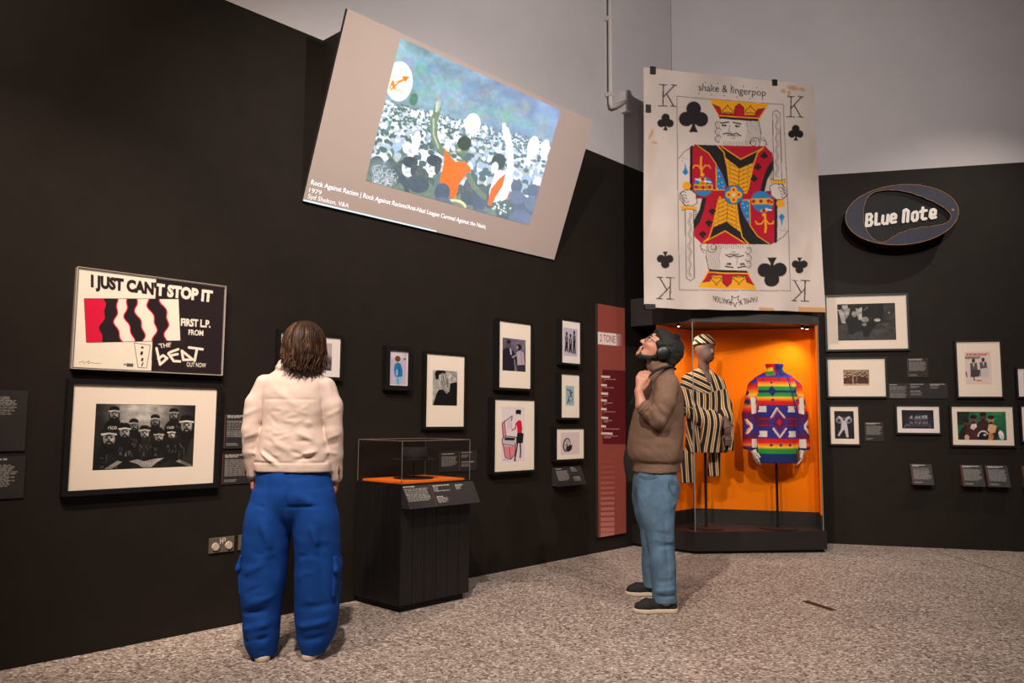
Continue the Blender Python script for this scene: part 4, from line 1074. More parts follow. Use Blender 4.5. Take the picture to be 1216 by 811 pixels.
    c.line(pts, 3.4, GR); c.line([(x + 9, y) for x, y in pts], 2, GR)
    c.poly([(680, 672), (705, 682), (745, 684), (768, 676), (772, 706), (720, 700), (684, 700)], GOLD); c.line([(680, 672), (705, 682), (745, 684), (768, 676)], 3, K)
    c.poly([(676, 720), (700, 704), (745, 706), (768, 730), (764, 780), (735, 808), (690, 800)], (202, 190, 183)); c.line([(676, 720), (700, 704), (745, 706), (768, 730), (764, 780), (735, 808), (690, 800), (676, 720)], 3.4, K)
    for k in range(4): c.arc(742 - 2 * k, 722 + 20 * k, 17, -150, 80, 3, K)
c.clip = None; c.frame(780, 80, 5.067)
c.ell(625, 802, 58, 56, BL); c.poly([(568, 790), (682, 790), (682, 826), (570, 826)], GOLD)
c.ell(463, 766, 58, 58, BL)
for a in range(4): c.ell(463 + 28 * math.cos(a * math.pi / 2), 766 + 28 * math.sin(a * math.pi / 2), 22, 22, GOLD); c.ell(463 + 30 * math.cos(a * math.pi / 2), 766 + 30 * math.sin(a * math.pi / 2), 7, 7, CR)
c.ell(463, 766, 12, 12, (200, 192, 186)); c.arc(463, 766, 58, 0, 360, 3, K, 40)
c.poly([(386, 745), (404, 745), (404, 790), (386, 790)], CR)
for x, y in ((582, 808), (626, 808), (670, 808)): c.ell(x, y, 11, 11, CR)
c.frame()
W, H = c.w, c.h
u, v = np.meshgrid(np.linspace(-1, 1, W), np.linspace(1, 0, H))
yy = 0.010 * np.sin(u * 5.1 + v * 2.0) * (1 - .4 * v) + 0.006 * np.sin(u * 2.3 - v * 7) - 0.05 * np.clip(u - .7, 0, 1) * (1 - v) ** 2 * 3 - 0.012 * np.sin(u * 14) * (1 - v) ** 3
zz = BZ[1] - BZ[0]
P = np.stack([u * BWID / 2 * (1 + 0.010 * (1 - v)), yy, v * zz + 0.010 * np.sin(u * 3) * (1 - v) - 0.012 * np.abs(np.sin((u + .08) * 3.6)) * v ** 6], -1)
BANG = math.radians(11.5)
t = empty('cloth_banner', (2.115, 7.48, BZ[0]), BANG, 'huge painted cloth playing card with a king of clubs', 'banner')
link('painted_cloth', grid_mesh('painted_cloth', P, c.pixels(), True), print_mat('painted_canvas', rough=0.9, bump=0.25), t)
m_clip = mat('black_clip', srgb(22, 21, 21), rough=0.5)
for fx, fz, w, h in ((-0.81, zz - 0.03, 0.055, 0.075), (0.46, zz - 0.03, 0.05, 0.06), (-0.86, zz - 0.41, 0.05, 0.075), (-0.86, 0.0, 0.10, 0.05)):
    MB().box(fx - w / 2, fx + w / 2, -0.022, 0.02, fz - h / 2, fz + h / 2).build('bulldog_clip', m_clip, t, bevel=0.003)
# two slim arms behind the cloth carry its top edge from the walls
for fx, ln in ((-0.55, 0.62), (0.46, 0.55)):
    MB().tube([(fx, 0.02, zz - 0.03), (fx + 0.0, ln, zz - 0.03)], 0.008, 8).build('hanging_arm', m_clip, t)

# ================================================================== oval sign
t = empty('oval_sign', on_right(2.253, 3.005), AR, 'dark blue oval sign lettered Blue Note with worn gold edges', 'sign')
SC = 1.034 / 133.3 / 5.794                      # metres per drawing unit
O = (468, 302)
def sg_pt(x, y): return ((x - O[0]) * SC, (530 - y) * SC)
egg = [(205, 290), (215, 215), (240, 155), (280, 122), (340, 108), (420, 112), (500, 128), (580, 160), (650, 195), (720, 235), (780, 285), (808, 325), (800, 360), (765, 388), (700, 396), (600, 402), (520, 415), (450, 440), (400, 470), (355, 503), (310, 505), (265, 475), (230, 420), (210, 360)]
N = 144; eggp = np.array(egg, float); oc = np.array([470., 290.])
ea = np.arctan2(eggp[:, 1] - oc[1], eggp[:, 0] - oc[0]); er = np.hypot(eggp[:, 0] - oc[0], eggp[:, 1] - oc[1]); oi = np.argsort(ea); ea, er = ea[oi], er[oi]
A = np.linspace(-math.pi, math.pi, N, endpoint=False)
ri = np.interp(A, np.r_[ea - 2 * math.pi, ea, ea + 2 * math.pi], np.r_[er, er, er])
ri = (np.roll(ri, 1) + 2 * ri + np.roll(ri, -1)) / 4
inner = [sg_pt(oc[0] + r * math.cos(a), oc[1] + r * math.sin(a)) for a, r in zip(A, ri)]
outer = []
tl = -0.02
for a in A:
    d = np.array([math.cos(a), math.sin(a)]); p0 = oc - np.array(O)
    R = np.array([[math.cos(tl), math.sin(tl)], [-math.sin(tl), math.cos(tl)]])
    dd = (R @ d) / np.array([389, 229]); pp = (R @ p0) / np.array([389, 229])
    B_ = pp @ dd; A_ = dd @ dd; k = (-B_ + math.sqrt(B_ * B_ - A_ * (pp @ pp - 1))) / A_
    outer.append(sg_pt(oc[0] + k * d[0], oc[1] + k * d[1]))
m_blue = mat('worn_navy_paint', srgb(19, 25, 52), rough=0.6, noise=0.3, nscale=14)
m_gold = mat('worn_gold_edge', srgb(150, 104, 60), rough=0.5, noise=0.4, nscale=30)
m_blk = mat('black_sign_box', srgb(16, 15, 15), rough=0.55)
DF, DB = 0.26, 0.10                              # front and back distance from the wall
def ring(name, a, b, y0, y1, material):
    vs = []; fs = []; n = len(a)
    for (x, z), (X_, Z_) in zip(a, b): vs += [(x, y0, z), (X_, y0, Z_), (X_, y1, Z_), (x, y1, z)]
    for i in range(n):
        j = (i + 1) % n
        for p, q in ((0, 1), (1, 2), (2, 3), (3, 0)): fs.append((4 * i + p, 4 * i + q, 4 * j + q, 4 * j + p))
    return MB().add(vs, fs).build(name, material, t)
ring('blue_face', inner, outer, -DF, -DF + 0.02, m_blue)
shr = [(x * .985, (z - .33) * .985 + .33) for x, z in outer]
ring('rim', shr, outer, -DF + 0.0201, -DB, m_blk)
vs = [(x, -DF + 0.035, z) for x, z in shr] + [(x, -DF + 0.045, z) for x, z in shr]
MB().add(vs, [tuple(range(N)), tuple(range(2 * N - 1, N - 1, -1))] + [(i, N + i, N + (i + 1) % N, (i + 1) % N) for i in range(N)]).build('glossy_panel', mat('black_sign_glass', srgb(14, 13, 13), rough=0.5, noise=0.4, nscale=8, spec=0.2), t)
for nm, loop, r in (('outer_gold_edge', outer, 0.0035), ('inner_gold_edge', inner, 0.003)):
    MB().tube([(x, -DF - 0.001, z) for x, z in loop] + [(loop[0][0], -DF - 0.001, loop[0][1])], r, 6).build(nm, m_gold, t)
m_let = mat('off_white_letters', srgb(226, 220, 214), rough=0.5)
strokes = [[(235, 283), (228, 368)], [(235, 283), (260, 281), (269, 299), (257, 322), (233, 325)], [(257, 322), (269, 344), (258, 367), (228, 370)],
           [(300, 280), (293, 363), (318, 361)], [(346, 300), (341, 350), (351, 361), (372, 358)], [(381, 296), (373, 361)],
           [(400, 326), (432, 322), (435, 300), (423, 290), (408, 295), (401, 312), (398, 343), (406, 355), (431, 351)],
           [(484, 354), (493, 268), (510, 260), (523, 273), (515, 351)], [(552, 295), (548, 337), (557, 349), (574, 345), (582, 331), (585, 294), (576, 282), (560, 285), (552, 295)],
           [(623, 254), (614, 330), (622, 341), (640, 337)], [(605, 283), (645, 276)], [(672, 313), (704, 307), (707, 282), (695, 271), (680, 275), (673, 292), (669, 323), (678, 336), (705, 331)]]
L_ = MB()
for st in strokes:
    for (xa, ya_), (xb, yb_) in zip(st[:-1], st[1:]):
        a_ = math.atan2(yb_ - ya_, xb - xa); r_ = 10.6
        pg = [(xa + r_ * math.cos(a_ + q), ya_ + r_ * math.sin(a_ + q)) for q in np.linspace(math.pi / 2, 3 * math.pi / 2, 7)] + [(xb + r_ * math.cos(a_ + q), yb_ + r_ * math.sin(a_ + q)) for q in np.linspace(-math.pi / 2, math.pi / 2, 7)]
        pg = [sg_pt(*p) for p in pg]; n_ = len(pg)
        zf_ = -DF + 0.025 - 0.0004 * (len(L_.v) // 28 % 23)
        L_.add([(x, zf_, z) for x, z in pg] + [(x, -DF + 0.034, z) for x, z in pg], [tuple(range(n_)), tuple(range(2 * n_ - 1, n_ - 1, -1))] + [(i, n_ + i, n_ + (i + 1) % n_, (i + 1) % n_) for i in range(n_)])
L_.build('lettering', m_let, t)
for x, y in ((122, 303), (728, 160), (580, 478), (820, 286), (606, 80)):
    px_, pz_ = sg_pt(x, y); MB().tube([(px_, -DF - 0.004, pz_), (px_, -DF + 0.005, pz_)], 0.012, 12).build('bolt', m_blk if x != 820 else m_gold, t)
for x in (-0.25, 0.25): MB().tube([(x, -0.001, 0.33), (x, -DB - 0.12, 0.33)], 0.012, 8).build('wall_fixing', m_blk, t)

# ================================================================== conduit, floor box
m_cond = mat('white_conduit', srgb(206, 200, 198), rough=0.5)
t = empty('conduit_pipe', on_left(-1.25, 4.36), AL, 'white conduit pipe running down the pale upper wall to a bracket', 'pipe')
MB().tube([(0, -0.05, 2.2), (0, -0.05, 0.03), (0.015, -0.05, 0.0), (0.05, -0.05, 0.01), (0.25, -0.05, 0.12)], 0.022, 12).build('pipe', m_cond, t, smooth=True)
for z in (0.92, 0.12): MB().box(-0.03, 0.03, -0.075, -0.001, z - 0.02, z + 0.02).build('pipe_clip', m_cond, t, bevel=0.004)
MB().box(0.25, 0.31, -0.09, 0.003, 0.02, 0.24).build('bracket', m_cond, t, bevel=0.004)
t = empty('floor_box', (2.09, 5.535, 0.0), math.radians(-70), 'small brown metal floor box lid set into the terrazzo', 'floor box')
MB().box(-0.14, 0.14, -0.024, 0.024, 0.0, 0.004).build('lid', mat('bronze_lid', srgb(92, 70, 58), rough=0.5, metal=0.4), t)
MB().box(-0.125, 0.125, -0.003, 0.003, 0.0041, 0.006).build('lid_slot', m_clip, t)

# ================================================================== black plinth with clear cover
t = empty('display_plinth', on_left(-3.90, 0.0, 0.02), AL, 'black boarded plinth with a clear cover and an orange base', 'plinth')
m_plk = mat('black_painted_board', srgb(27, 24, 23), rough=0.45, noise=0.12, nscale=12, spec=0.4)
m_core = mat('black_core', srgb(14, 13, 13), rough=0.8)
PW, PD, PH = 0.31, 0.485, 0.815
MB().box(-PW + 0.014, PW - 0.014, -PD + 0.014, -0.001, 0.05, PH - 0.012).build('carcass', m_core, t)
MB().box(-PW + 0.03, PW - 0.03, -PD + 0.03, -0.001, 0.0, 0.05).build('toe_kick', m_core, t)
MB().box(-PW, PW, -PD, -0.001, PH - 0.012, PH).build('top_board', m_plk, t)
n = 6; wd = 2 * PW / n
pl = None
for i in range(n):
    a = -PW + i * wd
    MB().box(a + 0.0015, a + wd - 0.0015, -PD, -PD + 0.0135, 0.045, PH - 0.0125).build('plank', m_plk, t, bevel=0.002)
n = 5; wd = (PD - 0.014) / n
for sx in (-1, 1):
    for i in range(n):
        a = -PD + 0.014 + i * wd; x0, x1 = (-PW, -PW + 0.0135) if sx < 0 else (PW - 0.0135, PW)
        MB().box(x0, x1, a + 0.0015, a + wd - 0.0015, 0.045, PH - 0.0125).build('plank', m_plk, t, bevel=0.002)
m_or = mat('orange_paint', srgb(252, 120, 20), rough=0.6)
MB().box(-PW + 0.03, PW - 0.03, -PD + 0.03, -0.03, PH + 0.0005, PH + 0.012).build('orange_base', m_or, t)
m_cov = glass_mat('clear_cover', ior=1.25, tint=(0.97, 0.96, 0.95, 1))
m_covedge = mat('cover_edge', srgb(112, 100, 94), rough=0.3)
CT = 1.095; th = 0.005
MB().box(-PW + 0.004, PW - 0.004, -PD + 0.004, -PD + 0.004 + th, PH, CT - th).build('cover_pane', m_cov, t)
MB().box(-PW + 0.004, PW - 0.004, -0.012, -0.012 + th, PH, CT - th).build('cover_pane', m_cov, t)
for x in (-PW + 0.004, PW - 0.004 - th): MB().box(x, x + th, -PD + 0.010, -0.013, PH, CT - th).build('cover_pane', m_cov, t)
MB().box(-PW + 0.004, PW - 0.004, -PD + 0.004, -0.007, CT - th, CT).build('cover_pane', m_cov, t)
f = MB(); e = 0.0025
for x in (-PW + 0.004, PW - 0.004):
    for y in (-PD + 0.004, -0.009): f.tube([(x, y, PH), (x, y, CT)], e, 6)
for y in (-PD + 0.004, -0.009): f.tube([(-PW + 0.004, y, CT), (PW - 0.004, y, CT)], e, 6)
for x in (-PW + 0.004, PW - 0.004): f.tube([(x, -PD + 0.004, CT), (x, -0.009, CT)], e, 6)
f.build('cover_edges', m_covedge, t)
# sloping caption in front
rg = np.random.default_rng(51)
c = Canvas([(480, 575.8), (550.8, 569.7), (557.6, 596.8), (485, 603.6)], 200, 70, (50, 48, 48)).frame(420, 510, 7.375)
def slope_rows(x0, y0, x1, n, dy, h, col):
    for i in range(n):
        x = x0 + 3.6 * i * dy / 14; end = x1 + 3.2 * i * dy / 14 - 22 * rg.random()
        while x < end:
            xe = min(end, x + 8 + 22 * rg.random()); k = lambda q: y0 + i * dy - 0.085 * (q - x0)
            c.poly([(x, k(x)), (xe, k(xe)), (xe, k(xe) + h), (x, k(x) + h)], col); x = xe + 4
slope_rows(446, 490, 545, 1, 10, 10, (196, 190, 184)); slope_rows(450, 512, 625, 9, 13, 8, (150, 146, 142))
slope_rows(655, 480, 780, 1, 10, 9, (190, 184, 178)); slope_rows(658, 494, 705, 3, 12, 8, (150, 146, 142)); slope_rows(664, 527, 800, 1, 10, 8, (150, 146, 142)); slope_rows(680, 578, 735, 1, 10, 9, (190, 184, 178)); slope_rows(682, 592, 765, 4, 12, 8, (150, 146, 142))
slope_rows(822, 472, 892, 1, 10, 9, (190, 184, 178)); slope_rows(824, 484, 880, 3, 12, 8, (150, 146, 142))
z0, z1, y0, y1 = 0.665, 0.805, -PD - 0.085, -PD - 0.010
x0, x1 = -PW + 0.0, PW + 0.015
MB().add([(x0, -PD - .001, z0), (x1, -PD - .001, z0), (x1, y0, z0), (x0, y0, z0), (x0, -PD - .001, z1), (x1, -PD - .001, z1), (x1, y1, z1), (x0, y1, z1)],
         [(0, 1, 2, 3), (7, 6, 5, 4), (3, 2, 6, 7), (1, 0, 4, 5), (0, 3, 7, 4), (2, 1, 5, 6)]).build('caption_wedge', m_board, t)
xs, k = np.meshgrid(np.linspace(x0, x1, c.w), np.linspace(1, 0, c.h))
P = np.stack([xs, y0 + (y1 - y0) * k - 0.0015, z0 + (z1 - z0) * k], -1)
link('caption_text', grid_mesh('caption_text', P, c.pixels()), m_print, t)
ra = x0 + 0.36 * (x1 - x0)
MB().hexa([(ra, y0 - .003, z0), (ra + .004, y0 - .003, z0), (ra + .004, y0, z0), (ra, y0, z0), (ra, y1 - .003, z1), (ra + .004, y1 - .003, z1), (ra + .004, y1, z1), (ra, y1, z1)]).build('red_rule', m_rust, t)

# hat on a stand under the cover
h0 = PH + 0.012
hx = on_left(-3.90, h0, 0.02 + 0.24)
t = empty('hat_on_stand', hx, AL, 'black round hat on a slim stand under the clear cover', 'hat')
m_hat = mat('black_felt', srgb(18, 16, 16), rough=0.9)
MB().lathe([(0.14, 0.0), (0.14, 0.006), (0.01, 0.008)], 40).build('stand_base', mat('dark_disc', srgb(34, 26, 22), rough=0.5), t)
MB().tube([(0, 0, 0.006), (0, 0, 0.13)], 0.005, 8).build('stand_rod', mat('dark_steel', srgb(60, 54, 50), rough=0.4, metal=0.8), t)
MB().lathe([(0.08, 0.122), (0.15, 0.128), (0.155, 0.134), (0.095, 0.131), (0.094, 0.15), (0.088, 0.205), (0.08, 0.212), (0.07, 0.206), (0.01, 0.202)], 40).build('hat_body', m_hat, t, smooth=True)
MB().lathe([(0.096, 0.133), (0.0962, 0.155), (0.094, 0.156)], 40).build('hat_band', mat('black_ribbon', srgb(30, 28, 28), rough=0.4), t)

# ================================================================== corner display case
A = np.array([1.711, 7.549]); B = np.array([2.985, 7.700])
Lw = A - NL * ((A - CORNER) @ NL) + NL * 0.005; Bw = B - NR * ((B - CORNER) @ NR) + NR * 0.005
bis = NL + NR; bis /= np.linalg.norm(bis)
Oc = CORNER + bis * 0.38                        # inner corner of the orange back
Cc = CORNER + bis * 0.012
t = empty('display_case', (float((A + B)[0] / 2), float((A + B)[1] / 2), 0.0), 0.0, 'large black corner display case with a bright orange back behind glass', 'display case')
org = np.array([t.location.x, t.location.y])
def loc2(P_): return [tuple(np.array(p) - org) for p in P_]
cen = (A + B + Lw + Bw) / 4
def inset(p, k): d = cen - p; return p + d / np.linalg.norm(d) * k
m_case = mat('black_case', srgb(34, 31, 30), rough=0.4, noise=0.06, nscale=8, spec=0.45)
m_case2 = mat('charcoal_case_top', srgb(52, 49, 48), rough=0.5)
fd = (B - A) / np.linalg.norm(B - A); fn = np.array([fd[1], -fd[0]])          # front heading, front normal towards the room
MB().prism(loc2([A - fn * .03 + fd * .02, B - fn * .03 - fd * .03, Bw - fd * .03, Cc, Lw + fd * .03]), 0.0, 0.03).build('toe_kick', m_core, t)
MB().prism(loc2([A, B + fd * .02, Bw + fd * .02, Cc, Lw]), 0.03, 0.205).build('case_base', m_case, t)
MB().prism(loc2([A, B, Bw, Cc, Lw]), 2.18, 2.46).build('canopy', m_case2, t)
m_orange = mat('orange_case_lining', srgb(244, 126, 2), rough=0.7, noise=0.03, nscale=4, spec=0.08)
e1 = np.array([1.438, 7.800]); e2 = np.array([3.045, 7.985])
def wallpanel(name, p, q, z0, z1, th, material):
    p = np.array(p); q = np.array(q); d = (q - p) / np.linalg.norm(q - p); n = np.array([-d[1], d[0]])
    return MB().prism(loc2([p, q, q + n * th, p + n * th]), z0, z1).build(name, material, t)
wallpanel('orange_back_panel', e1, Oc, 0.345, 2.175, 0.02, m_orange)
wallpanel('orange_back_panel', Oc, e2, 0.345, 2.175, 0.02, m_orange)
wallpanel('black_skirting', e1, Oc, 0.206, 0.344, 0.018, m_case); wallpanel('black_skirting', Oc, e2, 0.206, 0.344, 0.018, m_case)
Bi = B - fn * 0.03 - fd * 0.02
wallpanel('orange_side_panel', e2 + (Bi - e2) * 0.012, Bi, 0.345, 2.175, 0.012, m_orange); wallpanel('black_skirting', e2 + (Bi - e2) * 0.012, Bi, 0.206, 0.344, 0.012, m_case)
m_gl = glass_mat('case_glass', ior=1.35, tint=(0.98, 0.98, 0.97, 1))
Ai = A - fn * 0.012 + fd * 0.012; Bf = B - fn * 0.012 - fd * 0.012; Li = e1 + np.array([0.0, 0.0])
wallpanel('glass_pane', Ai, Bf, 0.206, 2.178, 0.010, m_gl)
wallpanel('glass_pane', Li, Ai + np.array([-.004, .004]), 0.206, 2.178, 0.010, m_gl)
m_gle = mat('polished_glass_edge', srgb(120, 128, 126), rough=0.2, spec=0.7)
for p in (Ai, Bf + fd * 0.004):
    q = tuple(p - org); MB().box(q[0] - 0.004, q[0] + 0.004, q[1] - 0.004, q[1] + 0.004, 0.206, 2.178).build('glass_edge', m_gle, t)
# little lamps under the canopy
m_led = mat('lit_led', (1.0, 0.86, 0.66, 1), rough=0.5, emit=30)
LED = [np.array([1.62, 7.70]), np.array([2.86, 7.80]), np.array([2.93, 7.86])]
for p in LED:
    q = p - org
    h = MB().tube([(q[0], q[1], 2.179), (q[0], q[1], 2.150)], 0.014, 12).build('lamp_head', m_case, t)
    MB().tube([(q[0], q[1], 2.149), (q[0], q[1], 2.147)], 0.009, 10).build('lamp_lens', m_led, h)
spot('case_lamp', (1.62, 7.70, 2.14), (2.05, 8.05, 1.2), 21, (1, .84, .64), 120, .9, 0.012)
spot('case_lamp', (2.86, 7.80, 2.14), (2.5, 8.0, 1.2), 21, (1, .84, .64), 120, .9, 0.012)

# ================================================================== mannequin in a striped robe
def stripe_mat():
    m = bpy.data.materials.new('striped_handwoven_cotton'); m.use_nodes = True
    nt = m.node_tree; bs = nt.nodes['Principled BSDF']
    a = nt.nodes.new('ShaderNodeAttribute'); a.attribute_name = 'st'
    mu = nt.nodes.new('ShaderNodeMath'); mu.operation = 'MULTIPLY'; mu.inputs[1].default_value = 1 / 0.058
    fr = nt.nodes.new('ShaderNodeMath'); fr.operation = 'FRACT'
    cr = nt.nodes.new('ShaderNodeValToRGB'); cr.color_ramp.interpolation = 'CONSTANT'
    e = cr.color_ramp.elements; e[0].position = 0; e[0].color = srgb(34, 30, 30); e[1].position = .38; e[1].color = srgb(206, 188, 156)
    for p, q in ((.50, (150, 100, 60)), (.74, (206, 188, 156)), (.86, (30, 26, 26))): x = e.new(p); x.color = srgb(*q)
    nt.links.new(a.outputs['Fac'], mu.inputs[0]); nt.links.new(mu.outputs[0], fr.inputs[0]); nt.links.new(fr.outputs[0], cr.inputs[0]); nt.links.new(cr.outputs[0], bs.inputs['Base Color'])
    bs.inputs['Roughness'].default_value = 0.9; bs.inputs['Specular IOR Level'].default_value = 0.2
    return m
m_stripe = stripe_mat()
def set_st(o, val):
    at = o.data.attributes.new('st', 'FLOAT', 'POINT'); at.data.foreach_set('value', val.astype(np.float32) + 10.0)
m_skin_m = mat('matt_brown_mannequin', srgb(84, 60, 56), rough=0.6)
m_pole = mat('black_steel', srgb(24, 23, 23), rough=0.4, metal=0.5)
CASE_FLOOR = 0.2055
t = empty('mannequin', (1.9, 7.80, CASE_FLOOR), 0.0, 'brown mannequin in a black, cream and tan striped robe and cap', 'mannequin', 'dressed mannequins in the case')
zo = CASE_FLOOR
V = Vol((-.36, -.32, .55), (.34, .22, 1.82), 0.0075)
V.loft([(.93, 0, .02, .205, .12), (1.2, -.005, .02, .19, .12), (1.45, -.02, .02, .18, .115), (1.6, -.03, .02, .172, .105), (1.68, -.03, .02, .145, .09), (1.745, -.02, .02, .075, .07)], .03)
V.chain([(-.165, 0, 1.625), (-.215, -.03, 1.38), (-.06, -.15, 1.25)], [.075, .085, .075], .03)
V.loft([(.935, -.0, -.155, .095, .045), (1.1, .0, -.155, .092, .05), (1.28, .01, -.15, .085, .055), (1.34, .0, -.12, .05, .04)], .02, p=3)
V.chain([(.115, 0, 1.60), (.175, -.03, 1.38), (.16, -.14, 1.26)], [.07, .066, .06], .03)
V.loft([(.955, .185, -.09, .038, .10), (1.1, .185, -.10, .042, .10), (1.3, .18, -.08, .045, .08)], .02, p=3)
V.cone((.035, -.13, 1.56), (.0, -.06, 1.77), .014, .068, .01, 's')
for x, a in ((-.10, .008), (-.03, -.006), (.08, .008), (.02, -.008), (.13, -.006)): V.fold([(x, -.11, 1.35), (x * 1.15, -.12, .94)], .02, a)
V.fold([(-.20, -.09, 1.40), (-.05, -.18, 1.34)], .02, .008); V.fold([(-.22, -.1, 1.3), (-.08, -.2, 1.24)], .018, -.008)
V.F = np.maximum(V.F, (.93 - V.ax[2])[None, None, :].astype(np.float32))
o, VV = V.build('striped_robe', m_stripe, t); o.location.z = -zo
x, y, z = VV.T
sh = 1 / (1 + np.exp(-(z - (1.50 + .25 * np.abs(x + .02))) / .003))
diag = np.where(x < .03, .45 * x + .9 * z, .9 * x + .25 * z)
slv = (y < -.115) & (z < 1.36)
st = np.where(sh > .5, diag, np.where(slv, x + .02 * np.sin(z * 9), x + .35 * np.where(x < -.15, z * .35, 0) + .01 * np.sin(z * 12)))
set_st(o, st)
for cx, z0, z1, w in ((-.19, .635, .95, .066), (.072, .70, .95, .06)):
    L = Vol((cx - .12, -.1, z0 - .03), (cx + .12, .14, z1 + .03), 0.0075)
    L.loft([(z0, cx - .004, .02, w, .05), ((z0 + z1) / 2, cx, .02, w * .95, .055), (z1, cx + .01, .02, w * .9, .06)], .01, p=2.6)
    L.fold([(cx, -.04, z0), (cx + .01, -.04, z1)], .02, -.01)
    o, VV = L.build('trouser_leg', m_stripe, t); o.location.z = -zo; set_st(o, VV[:, 0] + .05 * VV[:, 2])
V = Vol((-.2, -.2, 1.5), (.2, .22, 2.12), 0.0065)
ya = math.radians(28); Mh = [(math.cos(ya), math.sin(ya), 0), (-math.sin(ya), math.cos(ya), 0), (0, 0, 1)]
V.ell((-.005, .01, 1.955), (.083, .105, .125), .02, M=Mh); V.ell((.022, -.045, 1.87), (.055, .055, .07), .03, M=Mh)
V.cone((-.015, .02, 1.70), (-.012, .02, 1.86), .06, .052, .03); V.ell((-.02, .005, 1.60), (.14, .088, .10), .04)
V.cone((.045, -.105, 1.93), (.05, -.115, 1.895), .008, .014, .02)
o, _ = V.build('mannequin_head', m_skin_m, t); o.location.z = -zo
V = Vol((-.2, -.2, 1.88), (.2, .22, 2.14), 0.006)
V.ell((-.012, .015, 1.975), (.104, .122, .115), .02, M=Mh)
V.cut(lambda x, y, z: -(z - (1.975 + .22 * (-.4 * x - y) * 0.5)) + 0 * x)
o, VV = V.build('striped_cap', m_stripe, t); o.location.z = -zo
ang = np.arctan2(VV[:, 1], VV[:, 0]); set_st(o, .8 * VV[:, 2] + .4 * VV[:, 0] + .03 * ang)
def hand(vol, W, d, up, side, L=0.17, r=0.009, curl=0.35, k=0.008, thumb=1):
    """open hand: W wrist, d pointing to the fingers, up out of the back of the hand, side towards the thumb"""
    W = np.array(W, float); d = np.array(d, float) / np.linalg.norm(d); side = np.array(side, float); side -= d * (side @ d); side /= np.linalg.norm(side); up = np.cross(d, side) if up is None else np.array(up, float)
    pl = L * .5
    for q in (-.028, -.01, .01, .027): vol.cone(W, W + d * pl + side * q * L / .17, .018, .014, .015)
    for i, (q, ln) in enumerate(zip((.028, .010, -.009, -.027), (.46, .52, .48, .38))):
        p = W + d * pl + side * q * L / .17; dd = d.copy(); seg = L * ln / 3
        for j in range(3):
            dd = dd - up * curl * (0.6 + .4 * j); dd /= np.linalg.norm(dd); n = p + dd * seg
            vol.cone(p, n, r * (1.05 - .08 * j), r * (.98 - .1 * j), k * .4); p = n
    p = W + d * L * .16 + side * .026 * L / .17
    dd = d * .72 + side * .7 * thumb - up * .25; dd /= np.linalg.norm(dd)
    for j in range(2):
        n = p + dd * L * .19; vol.cone(p, n, r * 1.25 - .001 * j, r * 1.05 - .001 * j, .008); p = n; dd = dd * .8 + d * .5; dd /= np.linalg.norm(dd)
V = Vol((.03, -.30, 1.0), (.26, -.04, 1.34), 0.005)
V.chain([(.155, -.10, 1.30), (.13, -.205, 1.25)], [.03, .024], .01); hand(V, (.13, -.205, 1.25), (.1, -.35, -.75), (.25, -.9, .3), (1, 0, .2), L=.16)
V.chain([(.18, -.10, 1.20), (.15, -.2, 1.13)], [.03, .024], .01); hand(V, (.15, -.2, 1.13), (.0, -.25, -.8), (.2, -.9, .3), (-1, 0, .1), L=.15)
o, _ = V.build('mannequin_hands', m_skin_m, t); o.location.z = -zo
MB().tube([(-.012, .02, .01), (-.012, .02, .95 - zo)], .013, 10).build('pole', m_pole, t)
MB().lathe([(.17, .0005), (.17, .008), (.03, .012)], 40, (-.012, .02)).build('base_disc', m_pole, t)

# ================================================================== mannequin torso in a patterned coat
c = Canvas([(870, 420), (970, 420), (970, 570), (870, 570)], 400, 600, (40, 36, 120)).frame(870, 420, 5.41)
PUR = (58, 44, 132); NAVY = (24, 40, 104); RD = (206, 28, 30); ORG = (240, 120, 24); YEL = (246, 198, 50); GRN = (40, 140, 60); WHT = (216, 208, 200); MAR = (96, 24, 66)
def bands(rows):
    for (ya_, ca), (yb_, cb) in zip(rows[:-1], rows[1:]):
        idx = np.nonzero((c.Y >= ya_) & (c.Y < yb_)); k = ((c.Y[idx] - ya_) / (yb_ - ya_))[:, None]
        c.a[idx] = np.array(ca, float) * (1 - k) + np.array(cb, float) * k
bands([(0, NAVY), (60, PUR), (140, PUR), (156, (70, 60, 160)), (160, RD), (176, RD), (190, ORG), (208, YEL), (218, GRN), (236, GRN), (240, NAVY), (252, NAVY), (256, GRN), (272, GRN), (284, YEL), (298, ORG), (312, RD), (330, RD), (334, PUR), (400, (44, 40, 128)), (410, MAR), (468, MAR), (474, (44, 40, 128)), (540, PUR), (546, RD), (566, RD), (580, ORG), (596, YEL), (612, GRN), (634, GRN), (642, NAVY), (820, NAVY)])
def diamond(x, y, a, b, col): c.poly([(x - a, y), (x, y - b), (x + a, y), (x, y + b)], col)
for x in (228, 395): diamond(x, 244, 26, 36, NAVY); diamond(x, 190, 10, 10, NAVY); diamond(x, 300, 12, 9, NAVY); diamond(x, 244, 60, 9, NAVY)
for x in (180, 276, 330): diamond(x, 170, 8, 8, PUR)
diamond(264, 440, 70, 96, PUR); c.line([(215, 410), (250, 350), (264, 372), (300, 410)], 9, WHT); c.line([(228, 408), (252, 362), (292, 410)], 4, ORG); c.line([(225, 480), (264, 536), (308, 480)], 9, WHT); c.line([(232, 478), (264, 524), (300, 478)], 4, ORG)
diamond(264, 440, 40, 50, MAR); diamond(264, 440, 16, 24, RD); diamond(264, 440, 6, 10, PUR)
